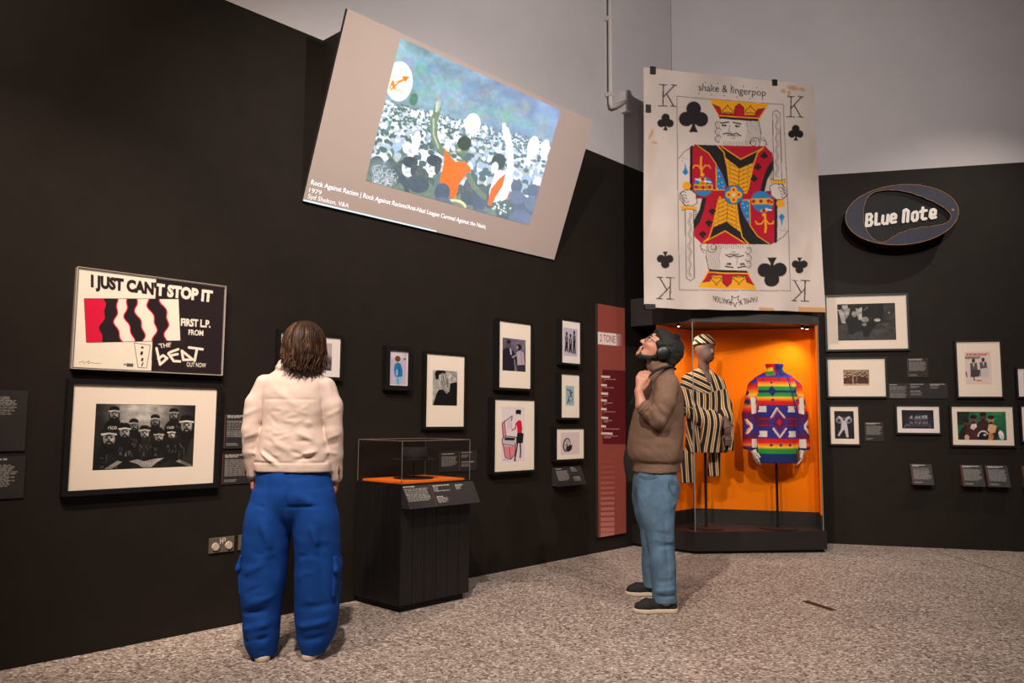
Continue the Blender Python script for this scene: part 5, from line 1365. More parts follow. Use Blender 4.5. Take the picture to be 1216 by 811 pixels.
for x0, x1 in ((140, 190), (315, 382), (455, 520)):
    for y0 in (338, 496):
        c.poly([(x0 + 8, y0), (x1, y0), (x1, y0 + 38), (x0, y0 + 38), (x0 + 12, y0 + 20)], WHT)
        for j in range(3): c.poly([(x0 - 2, y0 + 6 + 13 * j), (x0 + 12, y0 + 12 + 13 * j), (x0 - 2, y0 + 18 + 13 * j)], PUR)
for y in (420, 460): c.line([(150, y), (225, y)], 7, (140, 30, 60)); c.line([(300, y), (390, y)], 7, (140, 30, 60))
for x in (210, 268, 330): diamond(x, 584, 12, 10, NAVY)
c.poly([(205, 40), (252, 45), (262, 140), (200, 150)], RD); c.poly([(205, 95), (245, 90), (250, 118), (205, 122)], YEL); c.poly([(205, 118), (250, 114), (255, 140), (205, 145)], GRN); c.poly([(225, 48), (330, 50), (330, 66), (225, 66)], NAVY); c.poly([(262, 84), (335, 70), (340, 140), (290, 146)], NAVY)
c.line([(330, 130), (352, 240), (395, 420), (408, 720)], 7, (32, 40, 120)); c.line([(340, 130), (362, 240), (404, 420), (418, 720)], 4, (20, 26, 84))
body_img = c.pixels()
s_ = Canvas([(0, 0), (1, 0), (1, 1), (0, 1)], 120, 400, PUR)
for (ya_, ca), (yb_, cb) in zip(*[(lambda L: (L[:-1], L[1:]))([(0, PUR), (.06, RD), (.14, ORG), (.2, YEL), (.26, RD), (.3, PUR), (.36, ORG), (.42, RD), (.46, MAR), (.7, PUR), (.82, MAR), (.88, RD), (.93, ORG), (.96, PUR), (1, NAVY)])][0]):
    idx = np.nonzero((s_.Y >= ya_) & (s_.Y < yb_)); k = ((s_.Y[idx] - ya_) / (yb_ - ya_))[:, None]; s_.a[idx] = np.array(ca, float) * (1 - k) + np.array(cb, float) * k
s_.poly([(.55, .22), (.85, .24), (.9, .46), (.6, .48)], WHT); s_.poly([(.55, .84), (.9, .84), (.9, .97), (.55, .97)], WHT); s_.line([(.3, .58), (.6, .66), (.3, .74)], .07, WHT); s_.line([(.22, .56), (.5, .66), (.22, .76)], .03, ORG)
for y in (.16, .3): s_.poly([(.3, y), (.42, y - .05), (.54, y), (.42, y + .05)], NAVY)
slv_img = s_.pixels()
t = empty('mannequin', (2.59, 7.85, CASE_FLOOR), 0.0, 'headless mannequin in a rainbow patterned blanket coat', 'mannequin', 'dressed mannequins in the case')
V = Vol((-.38, -.24, .74), (.36, .24, 1.86), 0.0065)
V.loft([(.83, -.012, 0, .212, .13), (1.0, -.008, 0, .208, .13), (1.24, -.005, 0, .195, .125), (1.45, -.002, 0, .205, .12), (1.56, -.002, 0, .215, .10), (1.625, 0, .005, .212, .092), (1.668, .003, .01, .188, .088), (1.70, .005, .01, .135, .082), (1.722, .006, .01, .094, .078), (1.80, .006, .01, .090, .076)], .02)
V.chain([(-.195, 0, 1.565), (-.255, -.01, 1.30), (-.268, -.03, 1.0)], [.072, .07, .066], .02); V.chain([(.195, 0, 1.565), (.245, -.01, 1.30), (.258, -.03, .98)], [.072, .066, .060], .02)
V.F = np.maximum(V.F, (np.where(True, 0.835, 0) - V.ax[2])[None, None, :].astype(np.float32))
xx = V.ax[0][:, None, None]; z3 = V.ax[2][None, None, :]; yy3 = V.ax[1][None, :, None]
V.F = np.where((np.abs(xx) > .2) & (z3 < .965), np.maximum(V.F, (.965 - z3)), V.F).astype(np.float32)
V.ell((.006, .01, 1.83), (.066, .056, .07), .004, 's')
V.fold([(-.19, -.08, 1.5), (-.20, -.10, .86)], .018, -.016); V.fold([(.185, -.08, 1.5), (.19, -.10, .86)], .018, -.016)
V.fold([(.075, -.10, 1.66), (.12, -.13, 1.2), (.135, -.13, .84)], .012, .007)
V.fold([(-.25, -.09, 1.30), (-.30, -.08, 1.22)], .02, -.008); V.fold([(.24, -.09, 1.28), (.29, -.08, 1.2)], .02, -.008)
o, VV = V.build('patterned_coat', print_mat('woven_wool', rough=0.9, bump=0.2), t); o.location.z = -zo
x, y, z = VV.T
pxc = 920 + (x - .006) * 120.5; pyc = 432 + (1.803 - z) * 120.5
u = np.clip((pxc - 870) / 100, 0, .999); v = np.clip((pyc - 420) / 150, 0, .999)
rgb = body_img[(v * 600).astype(int), (u * 400).astype(int)]
arm = np.abs(x) > np.where(z > 1.5, .185, .197); vz = np.clip((1.62 - z) / .66, 0, .999); au = np.clip((np.abs(x) - .19) / .16, 0, .999)
au = np.clip(1 - au, 0, .999)
rgb = np.where(arm[:, None], slv_img[(vz * 400).astype(int), (au * 120).astype(int)], rgb)
paint(o, rgb)
m_wm = mat('white_mannequin', srgb(206, 198, 190), rough=0.5)
V = Vol((-.36, -.18, .74), (.36, .12, 1.04), 0.005)
V.chain([(-.262, -.03, 1.03), (-.235, -.04, .955)], [.03, .026], .01); hand(V, (-.235, -.04, .955), (.28, -.1, -.9), (-.6, -.75, 0), (.2, -.9, .1), L=.165)
V.chain([(.252, -.03, 1.0), (.24, -.04, .955)], [.03, .026], .01); hand(V, (.24, -.04, .955), (-.2, -.1, -.9), (.6, -.75, 0), (-.2, -.9, .1), L=.16)
o, _ = V.build('mannequin_hands', m_wm, t); o.location.z = -zo
MB().tube([(.002, .01, .01), (.002, .01, .86 - zo)], .013, 10).build('pole', m_pole, t)
MB().lathe([(.19, .0005), (.19, .008), (.03, .012)], 40, (.002, .01)).build('base_disc', m_pole, t)

# ================================================================== people
m_skin = mat('skin', srgb(196, 142, 118), rough=0.5, noise=0.06, nscale=30)
m_sole = mat('cream_rubber_sole', srgb(206, 190, 168), rough=0.6)
m_shoe = mat('black_knit_shoe', srgb(26, 25, 29), rough=0.8, bump=0.3, bscale=300)

def head_axes(E, fw, tilt_roll=0.0):
    fw = np.array(fw, float); fw /= np.linalg.norm(fw)
    lf = np.cross((0, 0, 1), fw); lf /= np.linalg.norm(lf); up = np.cross(fw, lf)
    E = np.array(E, float)
    return (lambda f, l, u: E + fw * f + lf * l + up * u), [fw, lf, up]
def head_volume(V, hp, M, k=1.0):
    """skull, jaw, brow, nose, lips, ears; f forward, l left, u up from the line between the ears"""
    V.ell(hp(.012 * k, 0, .052 * k), np.array((.108, .080, .098)) * k, .02, M=M)
    V.ell(hp(.058 * k, 0, -.012 * k), np.array((.068, .064, .095)) * k, .03, M=M)
    V.ell(hp(.075 * k, 0, -.075 * k), np.array((.045, .045, .032)) * k, .03, M=M)
    V.ell(hp(.112 * k, 0, -.092 * k), np.array((.016, .022, .016)) * k, .02, M=M)
    for s in (-1, 1):
        V.ell(hp(.095 * k, s * .042 * k, -.012 * k), np.array((.028, .024, .022)) * k, .02, M=M)
        V.ell(hp(.124 * k, s * .033 * k, .022 * k), np.array((.012, .017, .010)) * k, .01, 's', M=M)
        V.ell(hp(-.005 * k, s * .084 * k, .0), np.array((.024, .010, .034)) * k, .008, M=M)
    V.cone(hp(.112 * k, -.03 * k, .042 * k), hp(.112 * k, .03 * k, .042 * k), .012 * k, .012 * k, .015)
    V.cone(hp(.122 * k, 0, .028 * k), hp(.143 * k, 0, -.012 * k), .008 * k, .013 * k, .012)
    for s in (-1, 1): V.ell(hp(.132 * k, s * .011 * k, -.018 * k), np.array((.010, .008, .007)) * k, .006, M=M)
    V.cone(hp(.126 * k, -.018 * k, -.047 * k), hp(.126 * k, .018 * k, -.047 * k), .0075 * k, .0075 * k, .008)
    V.cone(hp(.121 * k, -.016 * k, -.060 * k), hp(.121 * k, .016 * k, -.060 * k), .0085 * k, .0085 * k, .008)
    V.cone(hp(.134 * k, -.02 * k, -.053 * k), hp(.134 * k, .02 * k, -.053 * k), .0025 * k, .0025 * k, .003, 's')
def eyes(hp, parent, k, M, iris):
    for s in (-1, 1):
        e = MB().lathe([(0.001, -.0125), (.0075, -.010), (.0118, -.004), (.0125, 0), (.0118, .004), (.0075, .010), (.001, .0125)], 14).build('eye', mat('eye_white', srgb(220, 212, 206), rough=.3), parent, smooth=True)
        e.matrix_local = Matrix.Translation(Vector(hp(.108 * k, s * .033 * k, .022 * k))) @ Matrix((Vector(M[2]), Vector(M[1]), Vector(M[0]))).transposed().to_4x4()
        MB().lathe([(.0055, .0112), (.005, .0122), (.001, .013)], 12).build('iris', iris, e)

# ---------------------------------------------------------------- person in a cream jacket and blue trousers, seen from behind
WX, WY = -1.18, 4.28
hp, M = head_axes((.060, .012, 1.625), (-.12, 1, .06)); HK = 0.93
V = Vol((-.34, -.22, -.005), (.36, .30, 1.80), 0.0085)
head_volume(V, hp, M, HK)
V.cone((.035, .0, 1.45), (.056, .005, 1.58), .055, .05, .03)
V.loft([(.78, .024, .01, .14, .09), (.95, .024, .01, .145, .09), (1.12, .02, .01, .12, .085), (1.3, .018, .0, .14, .09), (1.4, .018, .0, .13, .075), (1.48, .03, .0, .06, .05)], .03)
for s, a, b, w in ((-1, (-.142, 0, 1.40), (-.204, -.002, 1.17), (-.205, .05, .95)), (1, (.18, 0, 1.39), (.234, -.002, 1.16), (.236, .05, .94))):
    V.chain([a, b, w], [.036, .030, .023], .02)
    hand(V, np.array(w), (.0 - s * .08, .28, -.95), (s * .9, -.3, 0), (-s * .15, .9, .1), L=.165, r=.0095, curl=.3)
for x, x2 in ((-.10, -.105), (.15, .16)):
    V.chain([(x * .8 + .01, 0, .80), (x, 0, .48), (x2, -.02, .09)], [.075, .05, .036], .03); V.cone((x2, .0, .05), (x2, .14, .035), .030, .020, .02)
woman, _ = V.build('person', mat('tanned_skin', srgb(178, 124, 102), rough=0.5, noise=0.08, nscale=30), None); woman.location = (WX, WY, 0)
tag(woman, 'person seen from behind in a cream jacket and wide blue trousers', 'person')
eyes(hp, woman, HK, M, mat('brown_iris', srgb(70, 44, 30), rough=.2))

m_jack = mat('cream_cotton_twill', srgb(214, 193, 182), rough=0.85, noise=0.03, nscale=40, bump=0.18, bscale=320, spec=0.2)
V = Vol((-.33, -.21, .90), (.35, .20, 1.57), 0.0052)
V.loft([(.962, .023, .005, .206, .131), (1.03, .021, .005, .206, .132), (1.10, .020, .0, .186, .126), (1.20, .019, .0, .168, .118), (1.30, .018, -.004, .168, .112), (1.38, .017, -.006, .176, .104), (1.43, .018, -.004, .172, .092), (1.465, .020, 0, .150, .082), (1.495, .026, .003, .116, .074), (1.522, .032, .005, .094, .068)], .02, p=2.3)
V.chain([(-.142, -.0, 1.415), (-.186, -.004, 1.32), (-.204, -.010, 1.18), (-.207, .015, 1.06), (-.205, .045, .945)], [.056, .055, .050, .045, .036], .012)
V.chain([(.180, -.0, 1.405), (.218, -.004, 1.31), (.234, -.010, 1.17), (.238, .015, 1.05), (.236, .045, .93)], [.056, .055, .049, .045, .036], .012)
# collar
ringp = []
for a in np.linspace(-200, 20, 23):
    ringp.append((.034 + .098 * math.cos(math.radians(a)), .008 + .076 * math.sin(math.radians(a)), 1.520 + .012 * math.cos(math.radians(a + 90)) + (.010 if abs(a + 180) < 40 else 0)))
V.chain(ringp, [.013] * 23, .012); V.chain([(p[0] * 1.0 + (p[0] - .034) * .12, p[1] + (p[1] - .008) * .14, p[2] - .022) for p in ringp], [.012] * 23, .01)
V.cone((.034, .01, 1.46), (.045, .01, 1.60), .050, .058, .01, 's')
x3, y3, z3 = np.meshgrid(*V.ax, indexing='ij', sparse=True)
V.F += (.0045 * np.exp(-((z3 - 1.010) / .005) ** 2) * (np.abs(x3 - .02) < .19)).astype(np.float32)                 # hem seam
V.noise(.0022, (14, 12, 20), 3); V.noise(.0010, (50, 40, 60), 5)
rgw = np.random.default_rng(61)
for _ in range(26):
    xa = -.14 + .32 * rgw.random(); za = 1.02 + .28 * rgw.random(); an = rgw.normal() * .5; ln = .03 + .07 * rgw.random()
    V.fold([(xa, -.12, za), (xa + ln * math.cos(an), -.12, za + ln * math.sin(an))], .008 + .006 * rgw.random(), (.0030 if rgw.random() > .5 else -.0040), .35)
V.fold([(-.142, -.10, 1.338), (.178, -.10, 1.338)], .0065, -.0035, .25)                                              # yoke seam
V.fold([(-.128, -.09, 1.44), (-.146, -.10, 1.34), (-.138, -.10, 1.23)], .009, -.006, .35); V.fold([(.164, -.09, 1.43), (.182, -.10, 1.34), (.176, -.10, 1.22)], .009, -.006, .35)
B_ = -.125
for a, b, w, am in (((-.16, 1.10), (-.02, 1.015), .013, -.012), ((-.15, 1.085), (-.03, 1.00), .014, .012), ((.185, 1.05), (.06, 1.022), .012, -.012), ((.20, 1.075), (.08, 1.045), .014, .010), ((.10, 1.225), (.19, 1.195), .016, .008), ((.09, 1.20), (.18, 1.16), .012, -.009),
                    ((.06, 1.17), (.16, 1.125), .018, .008), ((-.13, 1.19), (-.04, 1.17), .016, .006), ((-.10, 1.42), (.10, 1.28), .022, .004), ((-.06, 1.12), (.06, 1.06), .02, .007), ((.03, 1.075), (.15, 1.03), .013, -.008), ((-.14, 1.145), (-.05, 1.11), .012, -.006), ((.12, 1.28), (.185, 1.24), .013, -.007)):
    V.fold([(a[0], B_, a[1]), (b[0], B_, b[1])], w * .85, am * 1.25, .5)
for s, x in ((-1, -.205), (1, .24)):
    for z, dz, am in ((1.095, .02, -.010), (1.065, -.015, .008), (1.13, .03, .006), (1.02, .02, -.008), (1.25, .04, .006)): V.fold([(x - .04, -.06, z), (x + .04, -.05, z + dz)], .012, am, .6)
    for k in range(4): V.fold([(x - s * .02 + s * .012 * k, -.03 + .015 * k, 1.455), (x + s * .012 * k, -.045 + .01 * k, 1.36)], .008, -.006)
jacket, _ = V.build('jacket', m_jack, woman)
for x in (-.226, .266): MB().tube([(x, -.012, .990), (x * 1.012, -.016, .968), (x, -.006, .942)], [.002, .007, .003], 8).build('cuff_slit', mat('shaded_cuff_skin', srgb(120, 66, 58), rough=.9), jacket, smooth=True)  # sliver standing for the open slit: skin colour with its shade painted in

m_trs = mat('royal_blue_cotton', srgb(20, 66, 142), rough=0.85, noise=0.08, nscale=18, bump=0.2, bscale=300, spec=0.15)
V = Vol((-.33, -.22, -.0), (.37, .22, 1.03), 0.0072)
V.loft([(.66, .026, .0, .05, .05), (.72, .026, .0, .15, .10), (.80, .025, -.002, .218, .134), (.90, .023, .0, .207, .134), (.99, .022, .004, .186, .118)], .015)
V.loft([(.018, -.104, .0, .066, .085), (.06, -.108, -.004, .080, .098), (.20, -.113, -.005, .098, .108), (.35, -.118, -.005, .116, .118), (.50, -.112, .0, .124, .122), (.64, -.104, .0, .124, .130), (.74, -.096, .0, .122, .132), (.86, -.076, .0, .10, .11)], .02)
V.loft([(.022, .155, .02, .062, .08), (.07, .160, .018, .083, .095), (.20, .166, .012, .115, .110), (.35, .168, .01, .121, .120), (.50, .165, .005, .119, .122), (.64, .156, .0, .122, .130), (.74, .148, .0, .120, .132), (.86, .128, .0, .10, .11)], .02)
V.noise(.0030, (9, 9, 12), 8); V.noise(.0012, (34, 30, 40), 9)
for _ in range(26):
    lg = -1 if rgw.random() < .5 else 1; xa = (-.11 if lg < 0 else .16) + .16 * (rgw.random() - .5); za = .05 + .62 * rgw.random(); an = rgw.normal() * .45; ln = .04 + .08 * rgw.random()
    V.fold([(xa - ln / 2 * math.cos(an), -.115, za), (xa + ln / 2 * math.cos(an), -.115, za + ln * math.sin(an))], .008 + .006 * rgw.random(), (.0035 if rgw.random() > .5 else -.0045), .4)
V.fold([(.022, -.13, .99), (.022, -.15, .86), (.024, -.13, .72)], .010, -.016, .4)
V.fold([(-.075, -.13, .955), (-.082, -.14, .77)], .007, -.010, .3); V.fold([(.012, -.13, .785), (.20, -.13, .79)], .007, -.009, .3); V.fold([(-.16, -.13, .79), (-.085, -.13, .785)], .007, -.008, .3); V.fold([(.032, -.14, .93), (.20, -.13, .945)], .007, -.007, .3)
for a, b, w, am in (((-.19, -.06, .10), (-.04, -.11, .13), .016, -.010), ((-.19, -.07, .16), (-.05, -.12, .20), .02, .010), ((-.20, -.07, .245), (-.04, -.12, .265), .02, -.009), ((-.03, -.10, .33), (-.16, -.12, .30), .02, .009), ((-.10, -.13, .72), (-.02, -.12, .50), .022, .010), ((-.05, -.12, .60), (-.02, -.10, .42), .018, -.010), ((-.08, -.13, .50), (-.19, -.10, .44), .02, .007),
                    ((.07, -.10, .10), (.24, -.08, .13), .016, -.010), ((.06, -.11, .17), (.27, -.08, .21), .02, .010), ((.27, -.08, .29), (.09, -.12, .27), .02, -.008), ((.10, -.13, .60), (.09, -.13, .20), .02, .007), ((.20, -.12, .66), (.23, -.11, .30), .018, -.012), ((.15, -.13, .70), (.20, -.12, .58), .02, .008), ((.06, -.13, .86), (.17, -.13, .80), .025, .006)):
    V.fold([a, b], w * .85, am * 1.5, .6)
trousers, _ = V.build('trousers', m_trs, woman)
for s, x, zc in ((-1, -.228, .43), (1, .283, .425)):
    V = Vol((x - .05, -.12, zc - .16), (x + .05, .12, zc + .13), 0.005)
    V.loft([(zc - .10, x - s * .016, -.01, .012, .066), (zc, x - s * .013, -.01, .017, .070), (zc + .08, x - s * .014, -.01, .014, .070)], .010, p=3)
    pk, _ = V.build('cargo_pocket', m_trs, trousers)
    V = Vol((x - .05, -.13, zc + .0), (x + .05, .13, zc + .14), 0.005)
    V.loft([(zc + .030, x - s * .004, -.012, .015, .078), (zc + .07, x - s * .009, -.01, .015, .078), (zc + .105, x - s * .016, -.01, .010, .076)], .006, p=3); V.ell((x - s * .004, -.07, zc + .036), (.015, .022, .022), .012)
    V.build('pocket_flap', m_trs, trousers)

def shoe(parent, x, y, dx, dy, L, wide, m_up, accent=None):
    """x, y: middle of the foot; dx, dy: direction of the toes"""
    d = np.array([dx, dy]); d = d / np.linalg.norm(d); s = np.array([-d[1], d[0]])
    P = lambda f, q, z: (x + d[0] * f * L + s[0] * q, y + d[1] * f * L + s[1] * q, z)
    r = L * .7
    V = Vol((x - r, y - r, -.004), (x + r, y + r, .16), 0.0055)
    V.chain([P(-.36, 0, .045), P(-.1, 0, .05), P(.2, .004, .045), P(.36, .006, .038)], [wide * .84, wide * .8, wide, wide * .78], .02)
    V.cone(P(-.26, 0, .06), P(-.22, 0, .115), wide * .78, wide * .8, .02); V.cone(P(-.26, 0, .10), P(-.2, 0, .17), wide * .5, wide * .62, .004, 's')
    V.F = np.maximum(V.F, (.022 - V.ax[2])[None, None, :].astype(np.float32))
    sh, _ = V.build('shoe', m_up, parent)
    V = Vol((x - r, y - r, -.008), (x + r, y + r, .05), 0.005)
    V.chain([P(-.37, 0, .016), P(-.1, 0, .016), P(.2, .004, .016), P(.39, .006, .02)], [wide * .92, wide * .84, wide * 1.06, wide * .80], .02)
    V.F = np.maximum(V.F, np.maximum(.0015 - V.ax[2], V.ax[2] - .030)[None, None, :].astype(np.float32))
    V.build('sole', m_sole, sh)
    for k in range(4):
        a = P(.02 + .07 * k, -wide * .5, .086 - .007 * k); b = P(.04 + .07 * k, wide * .5, .086 - .007 * k); mi = P(.03 + .07 * k, 0, .100 - .009 * k)
        MB().tube([a, mi, b], .0035, 6).build('lace', m_up, sh)
    return sh
m_shoe_w = mat('brown_suede', srgb(96, 76, 62), rough=0.9)
shoe(woman, -.103, .048, -.12, 1, .27, .042, m_shoe_w); shoe(woman, .160, .075, .18, 1, .27, .042, m_shoe_w)

# hair: a soft cap plus many locks that fall to the nape
m_hair = print_mat('brown_hair', rough=0.55)
V = Vol((-.14, -.22, 1.42), (.28, .22, 1.80), 0.006)
V.ell((.060, -.004, 1.640), (.104, .116, .112), .02); V.ell((.062, -.035, 1.575), (.112, .088, .088), .03); V.ell((.064, -.05, 1.535), (.092, .05, .05), .03)
V.ell(hp(.135, 0, -.03), (.085, .075, .115), .02, 's', M=M)
V.noise(.004, (60, 60, 6), 12, 9)
cap, VV = V.build('hair', m_hair, woman)
a_ = np.arctan2(VV[:, 1] + .01, VV[:, 0] - .06)
kk = .5 + .5 * np.sin(a_ * 23 + 3 * np.sin(a_ * 7)) ; paint(cap, (np.array([.030, .0135, .007])[None] * (.55 + .9 * kk[:, None])))
rg = np.random.default_rng(77)
vs = []; fs = []; cols = []; NS = 7
for i in range(620):
    az = math.radians(-90 + 250 * (rg.random() - .5)); pol = math.radians(10 + 62 * rg.random()) if i % 3 else math.radians(4 + 20 * rg.random())
    top_low = 1.488 + .06 * rg.random() ** 1.5 + (.035 * max(0, math.sin(az)) if math.sin(az) > 0 else 0) - .012 * math.cos(az)
    pts = []; ph = rg.random() * 6.28; am = .007 + .011 * rg.random(); lift = .002 + .008 * rg.random(); n = 13
    azd = .25 * (rg.random() - .5); rg_k = rg.random()
    for j in range(n):
        q = j / (n - 1); p_ = pol + (math.radians(89) - pol) * min(1, q * 1.7); A2 = az + azd * q + .12 * math.sin(q * 7 + ph) * q
        rx, ry, rz = .104 + lift, .116 + lift, .112 + lift
        if q * 1.7 <= 1:
            P_ = np.array([.060 + rx * math.sin(p_) * math.cos(A2), -.004 + ry * math.sin(p_) * math.sin(A2), 1.640 + rz * math.cos(p_)]); last = P_
        else:
            w = (q - 1 / 1.7) / (1 - 1 / 1.7); z_ = last[2] + (top_low - last[2]) * w
            R = 1 + .05 * math.sin(w * 3.0) - .20 * w ** 1.8 * (.4 + rg_k) + .12 * max(0, w - .8) * 5 * (rg.random() > .5)
            P_ = np.array([.060 + .004 * w + rx * R * math.cos(A2) + am * math.sin(w * 6 + ph) * w, -.004 - .010 * w + ry * R * math.sin(A2) + am * math.cos(w * 5 + ph) * w, z_])
        pts.append(P_)
    b0 = len(vs); r = .0042 + .003 * rg.random()
    tone = np.array([.040, .017, .008]) * (.35 + 2.8 * rg.random() ** 1.9)
    for j, p in enumerate(pts):
        tt = pts[min(j + 1, n - 1)] - pts[max(j - 1, 0)]; tt = tt / (np.linalg.norm(tt) + 1e-9); out = p - np.array([.06, -.005, 1.6]); out[2] *= .2; out -= tt * (out @ tt); out /= np.linalg.norm(out) + 1e-9; sd = np.cross(tt, out)
        rr = r * (1 - .85 * (j / (n - 1)) ** 3)
        for k in range(5):
            an = 2 * math.pi * k / 5; vs.append(p + sd * rr * 1.7 * math.cos(an) + out * rr * .7 * math.sin(an)); cols.append(tone)
    for j in range(n - 1):
        for k in range(5): fs.append((b0 + j * 5 + k, b0 + j * 5 + (k + 1) % 5, b0 + (j + 1) * 5 + (k + 1) % 5, b0 + (j + 1) * 5 + k))
me = bpy.data.meshes.new('hair_locks'); me.from_pydata([tuple(v) for v in vs], [], fs); me.update()
lk = link('hair_locks', me, m_hair, cap, True); paint(lk, np.array(cols)); lk['kind'] = 'stuff'

# ---------------------------------------------------------------- person with headphones looking up
MX, MY = 0.99, 5.55
TL = math.radians(38)
E = (.049, 0, 1.705); hp, M = head_axes(E, (-math.cos(TL), 0, math.sin(TL))); HK = 1.08
V = Vol((-.30, -.42, -.005), (.34, .44, 1.92), 0.0072)
head_volume(V, hp, M, HK)
V.cone((.075, 0, 1.50), hp(-.01, 0, -.05), .062, .058, .03); V.cone((.03, 0, 1.56), hp(.05, 0, -.07), .045, .04, .03)
V.loft([(.80, .01, 0, .11, .14), (1.0, .01, 0, .14, .16), (1.2, .016, 0, .13, .16), (1.4, .04, 0, .11, .16), (1.52, .055, 0, .08, .12), (1.56, .06, 0, .06, .06)], .03)
W1 = np.array((-.142, -.222, 1.430))
V.chain([(.05, -.17, 1.47), (-.022, -.25, 1.235), (-.125, -.238, 1.340), W1], [.055, .045, .038, .028], .02)
hand(V, W1, (.26, .02, 1), (-.45, -.88, .1), (1, -.25, -.2), L=.185, r=.0102, curl=.62, thumb=.35)
V.chain([(.06, .17, 1.47), (.09, .255, 1.21), (.02, .27, .98)], [.055, .042, .028], .02); hand(V, (.02, .27, .98), (-.15, 0, -1), (0, .95, .1), (-1, .1, 0), L=.185, r=.0095, curl=.35)
for s, y0, y1, x1 in ((-1, -.09, -.238, .03), (1, .09, .262, .05)):
    V.chain([(.01, y0, .85), (.0, (y0 + y1) / 2, .47), (x1, y1, .09)], [.085, .052, .034], .03); V.cone((x1, y1, .05), (x1 - .12, y1, .035), .030, .020, .01)
man, _ = V.build('person', mat('tanned_skin', srgb(178, 124, 102), rough=0.5, noise=0.08, nscale=30), None); man.location = (MX, MY, 0)
tag(man, 'bearded person in a brown sweater and jeans with headphones, looking up', 'person')
eyes(hp, man, HK, M, mat('dark_iris', srgb(40, 28, 22), rough=.2))

m_swt = mat('taupe_knit_wool', srgb(116, 92, 78), rough=0.95, noise=0.08, nscale=50, bump=0.45, bscale=260, spec=0.1)
V = Vol((-.30, -.36, .86), (.30, .36, 1.70), 0.0072)
V.loft([(.892, .012, 0, .160, .19), (.945, .014, 0, .163, .19), (.975, .010, 0, .182, .205), (1.06, .004, 0, .190, .215), (1.18, .016, 0, .184, .215), (1.29, .030, 0, .171, .212), (1.42, .045, 0, .145, .20), (1.50, .055, 0, .118, .165), (1.56, .055, 0, .092, .11), (1.60, .052, 0, .078, .085)], .025)
V.chain([(.062, -.165, 1.475), (.030, -.225, 1.36), (-.020, -.250, 1.245)], [.084, .075, .062], .016); V.chain([(-.020, -.250, 1.245), (-.08, -.245, 1.295), (-.116, -.240, 1.332)], [.062, .055, .048], .012)
V.chain([(.075, .165, 1.475), (.085, .235, 1.24), (.03, .262, 1.04)], [.083, .064, .05], .025)
# standing collar
for i, a in enumerate(np.linspace(0, 360, 29)[:-1]):
    ca, sa = math.cos(math.radians(a)), math.sin(math.radians(a))
    z_ = 1.615 + (.012 * -ca); V.cone((.048 + .082 * ca, .080 * sa, z_ - .03), (.040 + .080 * ca, .078 * sa, z_ + .018), .012, .010, .008)
V.cone((.05, 0, 1.60), (.035, 0, 1.72), .058, .066, .008, 's')
V.noise(.0028, (14, 12, 16), 21); V.noise(.0014, (40, 40, 40), 22)
V.fold([(-.16, -.10, .955), (.0, -.20, .952), (.18, -.10, .950)], .010, -.012, .5)
for a, b, w, am in (((-.10, -.29, 1.33), (-.055, -.30, 1.20), .011, -.012), ((-.075, -.30, 1.34), (-.015, -.31, 1.22), .011, .011), ((-.05, -.30, 1.33), (.005, -.31, 1.25), .010, -.012), ((-.02, -.30, 1.34), (.03, -.30, 1.28), .011, .010), ((.0, -.30, 1.36), (.05, -.29, 1.31), .011, -.008), ((.0, -.22, 1.16), (.09, -.22, 1.20), .02, .006), ((.10, -.21, 1.47), (.125, -.19, 1.30), .016, -.012), ((-.10, -.20, 1.15), (.02, -.215, 1.08), .03, .005), ((.03, -.215, 1.10), (.16, -.18, 1.02), .03, .005), ((-.05, -.24, 1.50), (.03, -.25, 1.42), .02, .006), ((-.06, -.22, 1.20), (.06, -.22, 1.14), .018, -.006)):
    V.fold([a, b], w, am, .6)
sweater, _ = V.build('sweater', m_swt, man)
V = Vol((-.20, -.33, 1.25), (-.03, -.15, 1.42), 0.005)
ax_ = np.array((-.80, .05, .72)); ax_ /= np.linalg.norm(ax_); cc = np.array((-.112, -.239, 1.330)); s1 = np.cross(ax_, (0, 1, 0)); s1 /= np.linalg.norm(s1); s2 = np.cross(ax_, s1)
rp = [cc + (s1 * math.cos(a) + s2 * math.sin(a)) * .044 for a in np.linspace(0, 2 * math.pi, 22)]
V.chain(rp, [.012] * 22, .006); V.chain([p - ax_ * .02 for p in rp], [.012] * 22, .006); V.build('rolled_cuff', m_swt, sweater)

m_jns = mat('faded_blue_denim', srgb(84, 110, 134), rough=0.85, noise=0.28, nscale=11, bump=0.25, bscale=320, spec=0.15)
V = Vol((-.26, -.38, .03), (.26, .42, .98), 0.0072)
V.loft([(.60, -.002, 0, .05, .04), (.68, .0, 0, .12, .10), (.76, .004, 0, .146, .17), (.84, .006, 0, .146, .190), (.93, .010, 0, .132, .165)], .02)
V.loft([(.062, .014, -.222, .078, .078), (.12, .014, -.222, .079, .077), (.28, .012, -.20, .082, .080), (.46, .006, -.17, .090, .090), (.62, -.010, -.13, .118, .105), (.76, .002, -.10, .140, .110), (.88, .008, -.075, .115, .08)], .03)
V.loft([(.062, .034, .258, .078, .078), (.12, .034, .258, .079, .077), (.28, .026, .23, .082, .080), (.46, .016, .19, .090, .090), (.62, -.008, .14, .118, .105), (.76, .002, .10, .140, .110), (.88, .008, .075, .115, .08)], .03)
V.noise(.0026, (14, 14, 22), 31); V.noise(.0015, (36, 36, 46), 32)
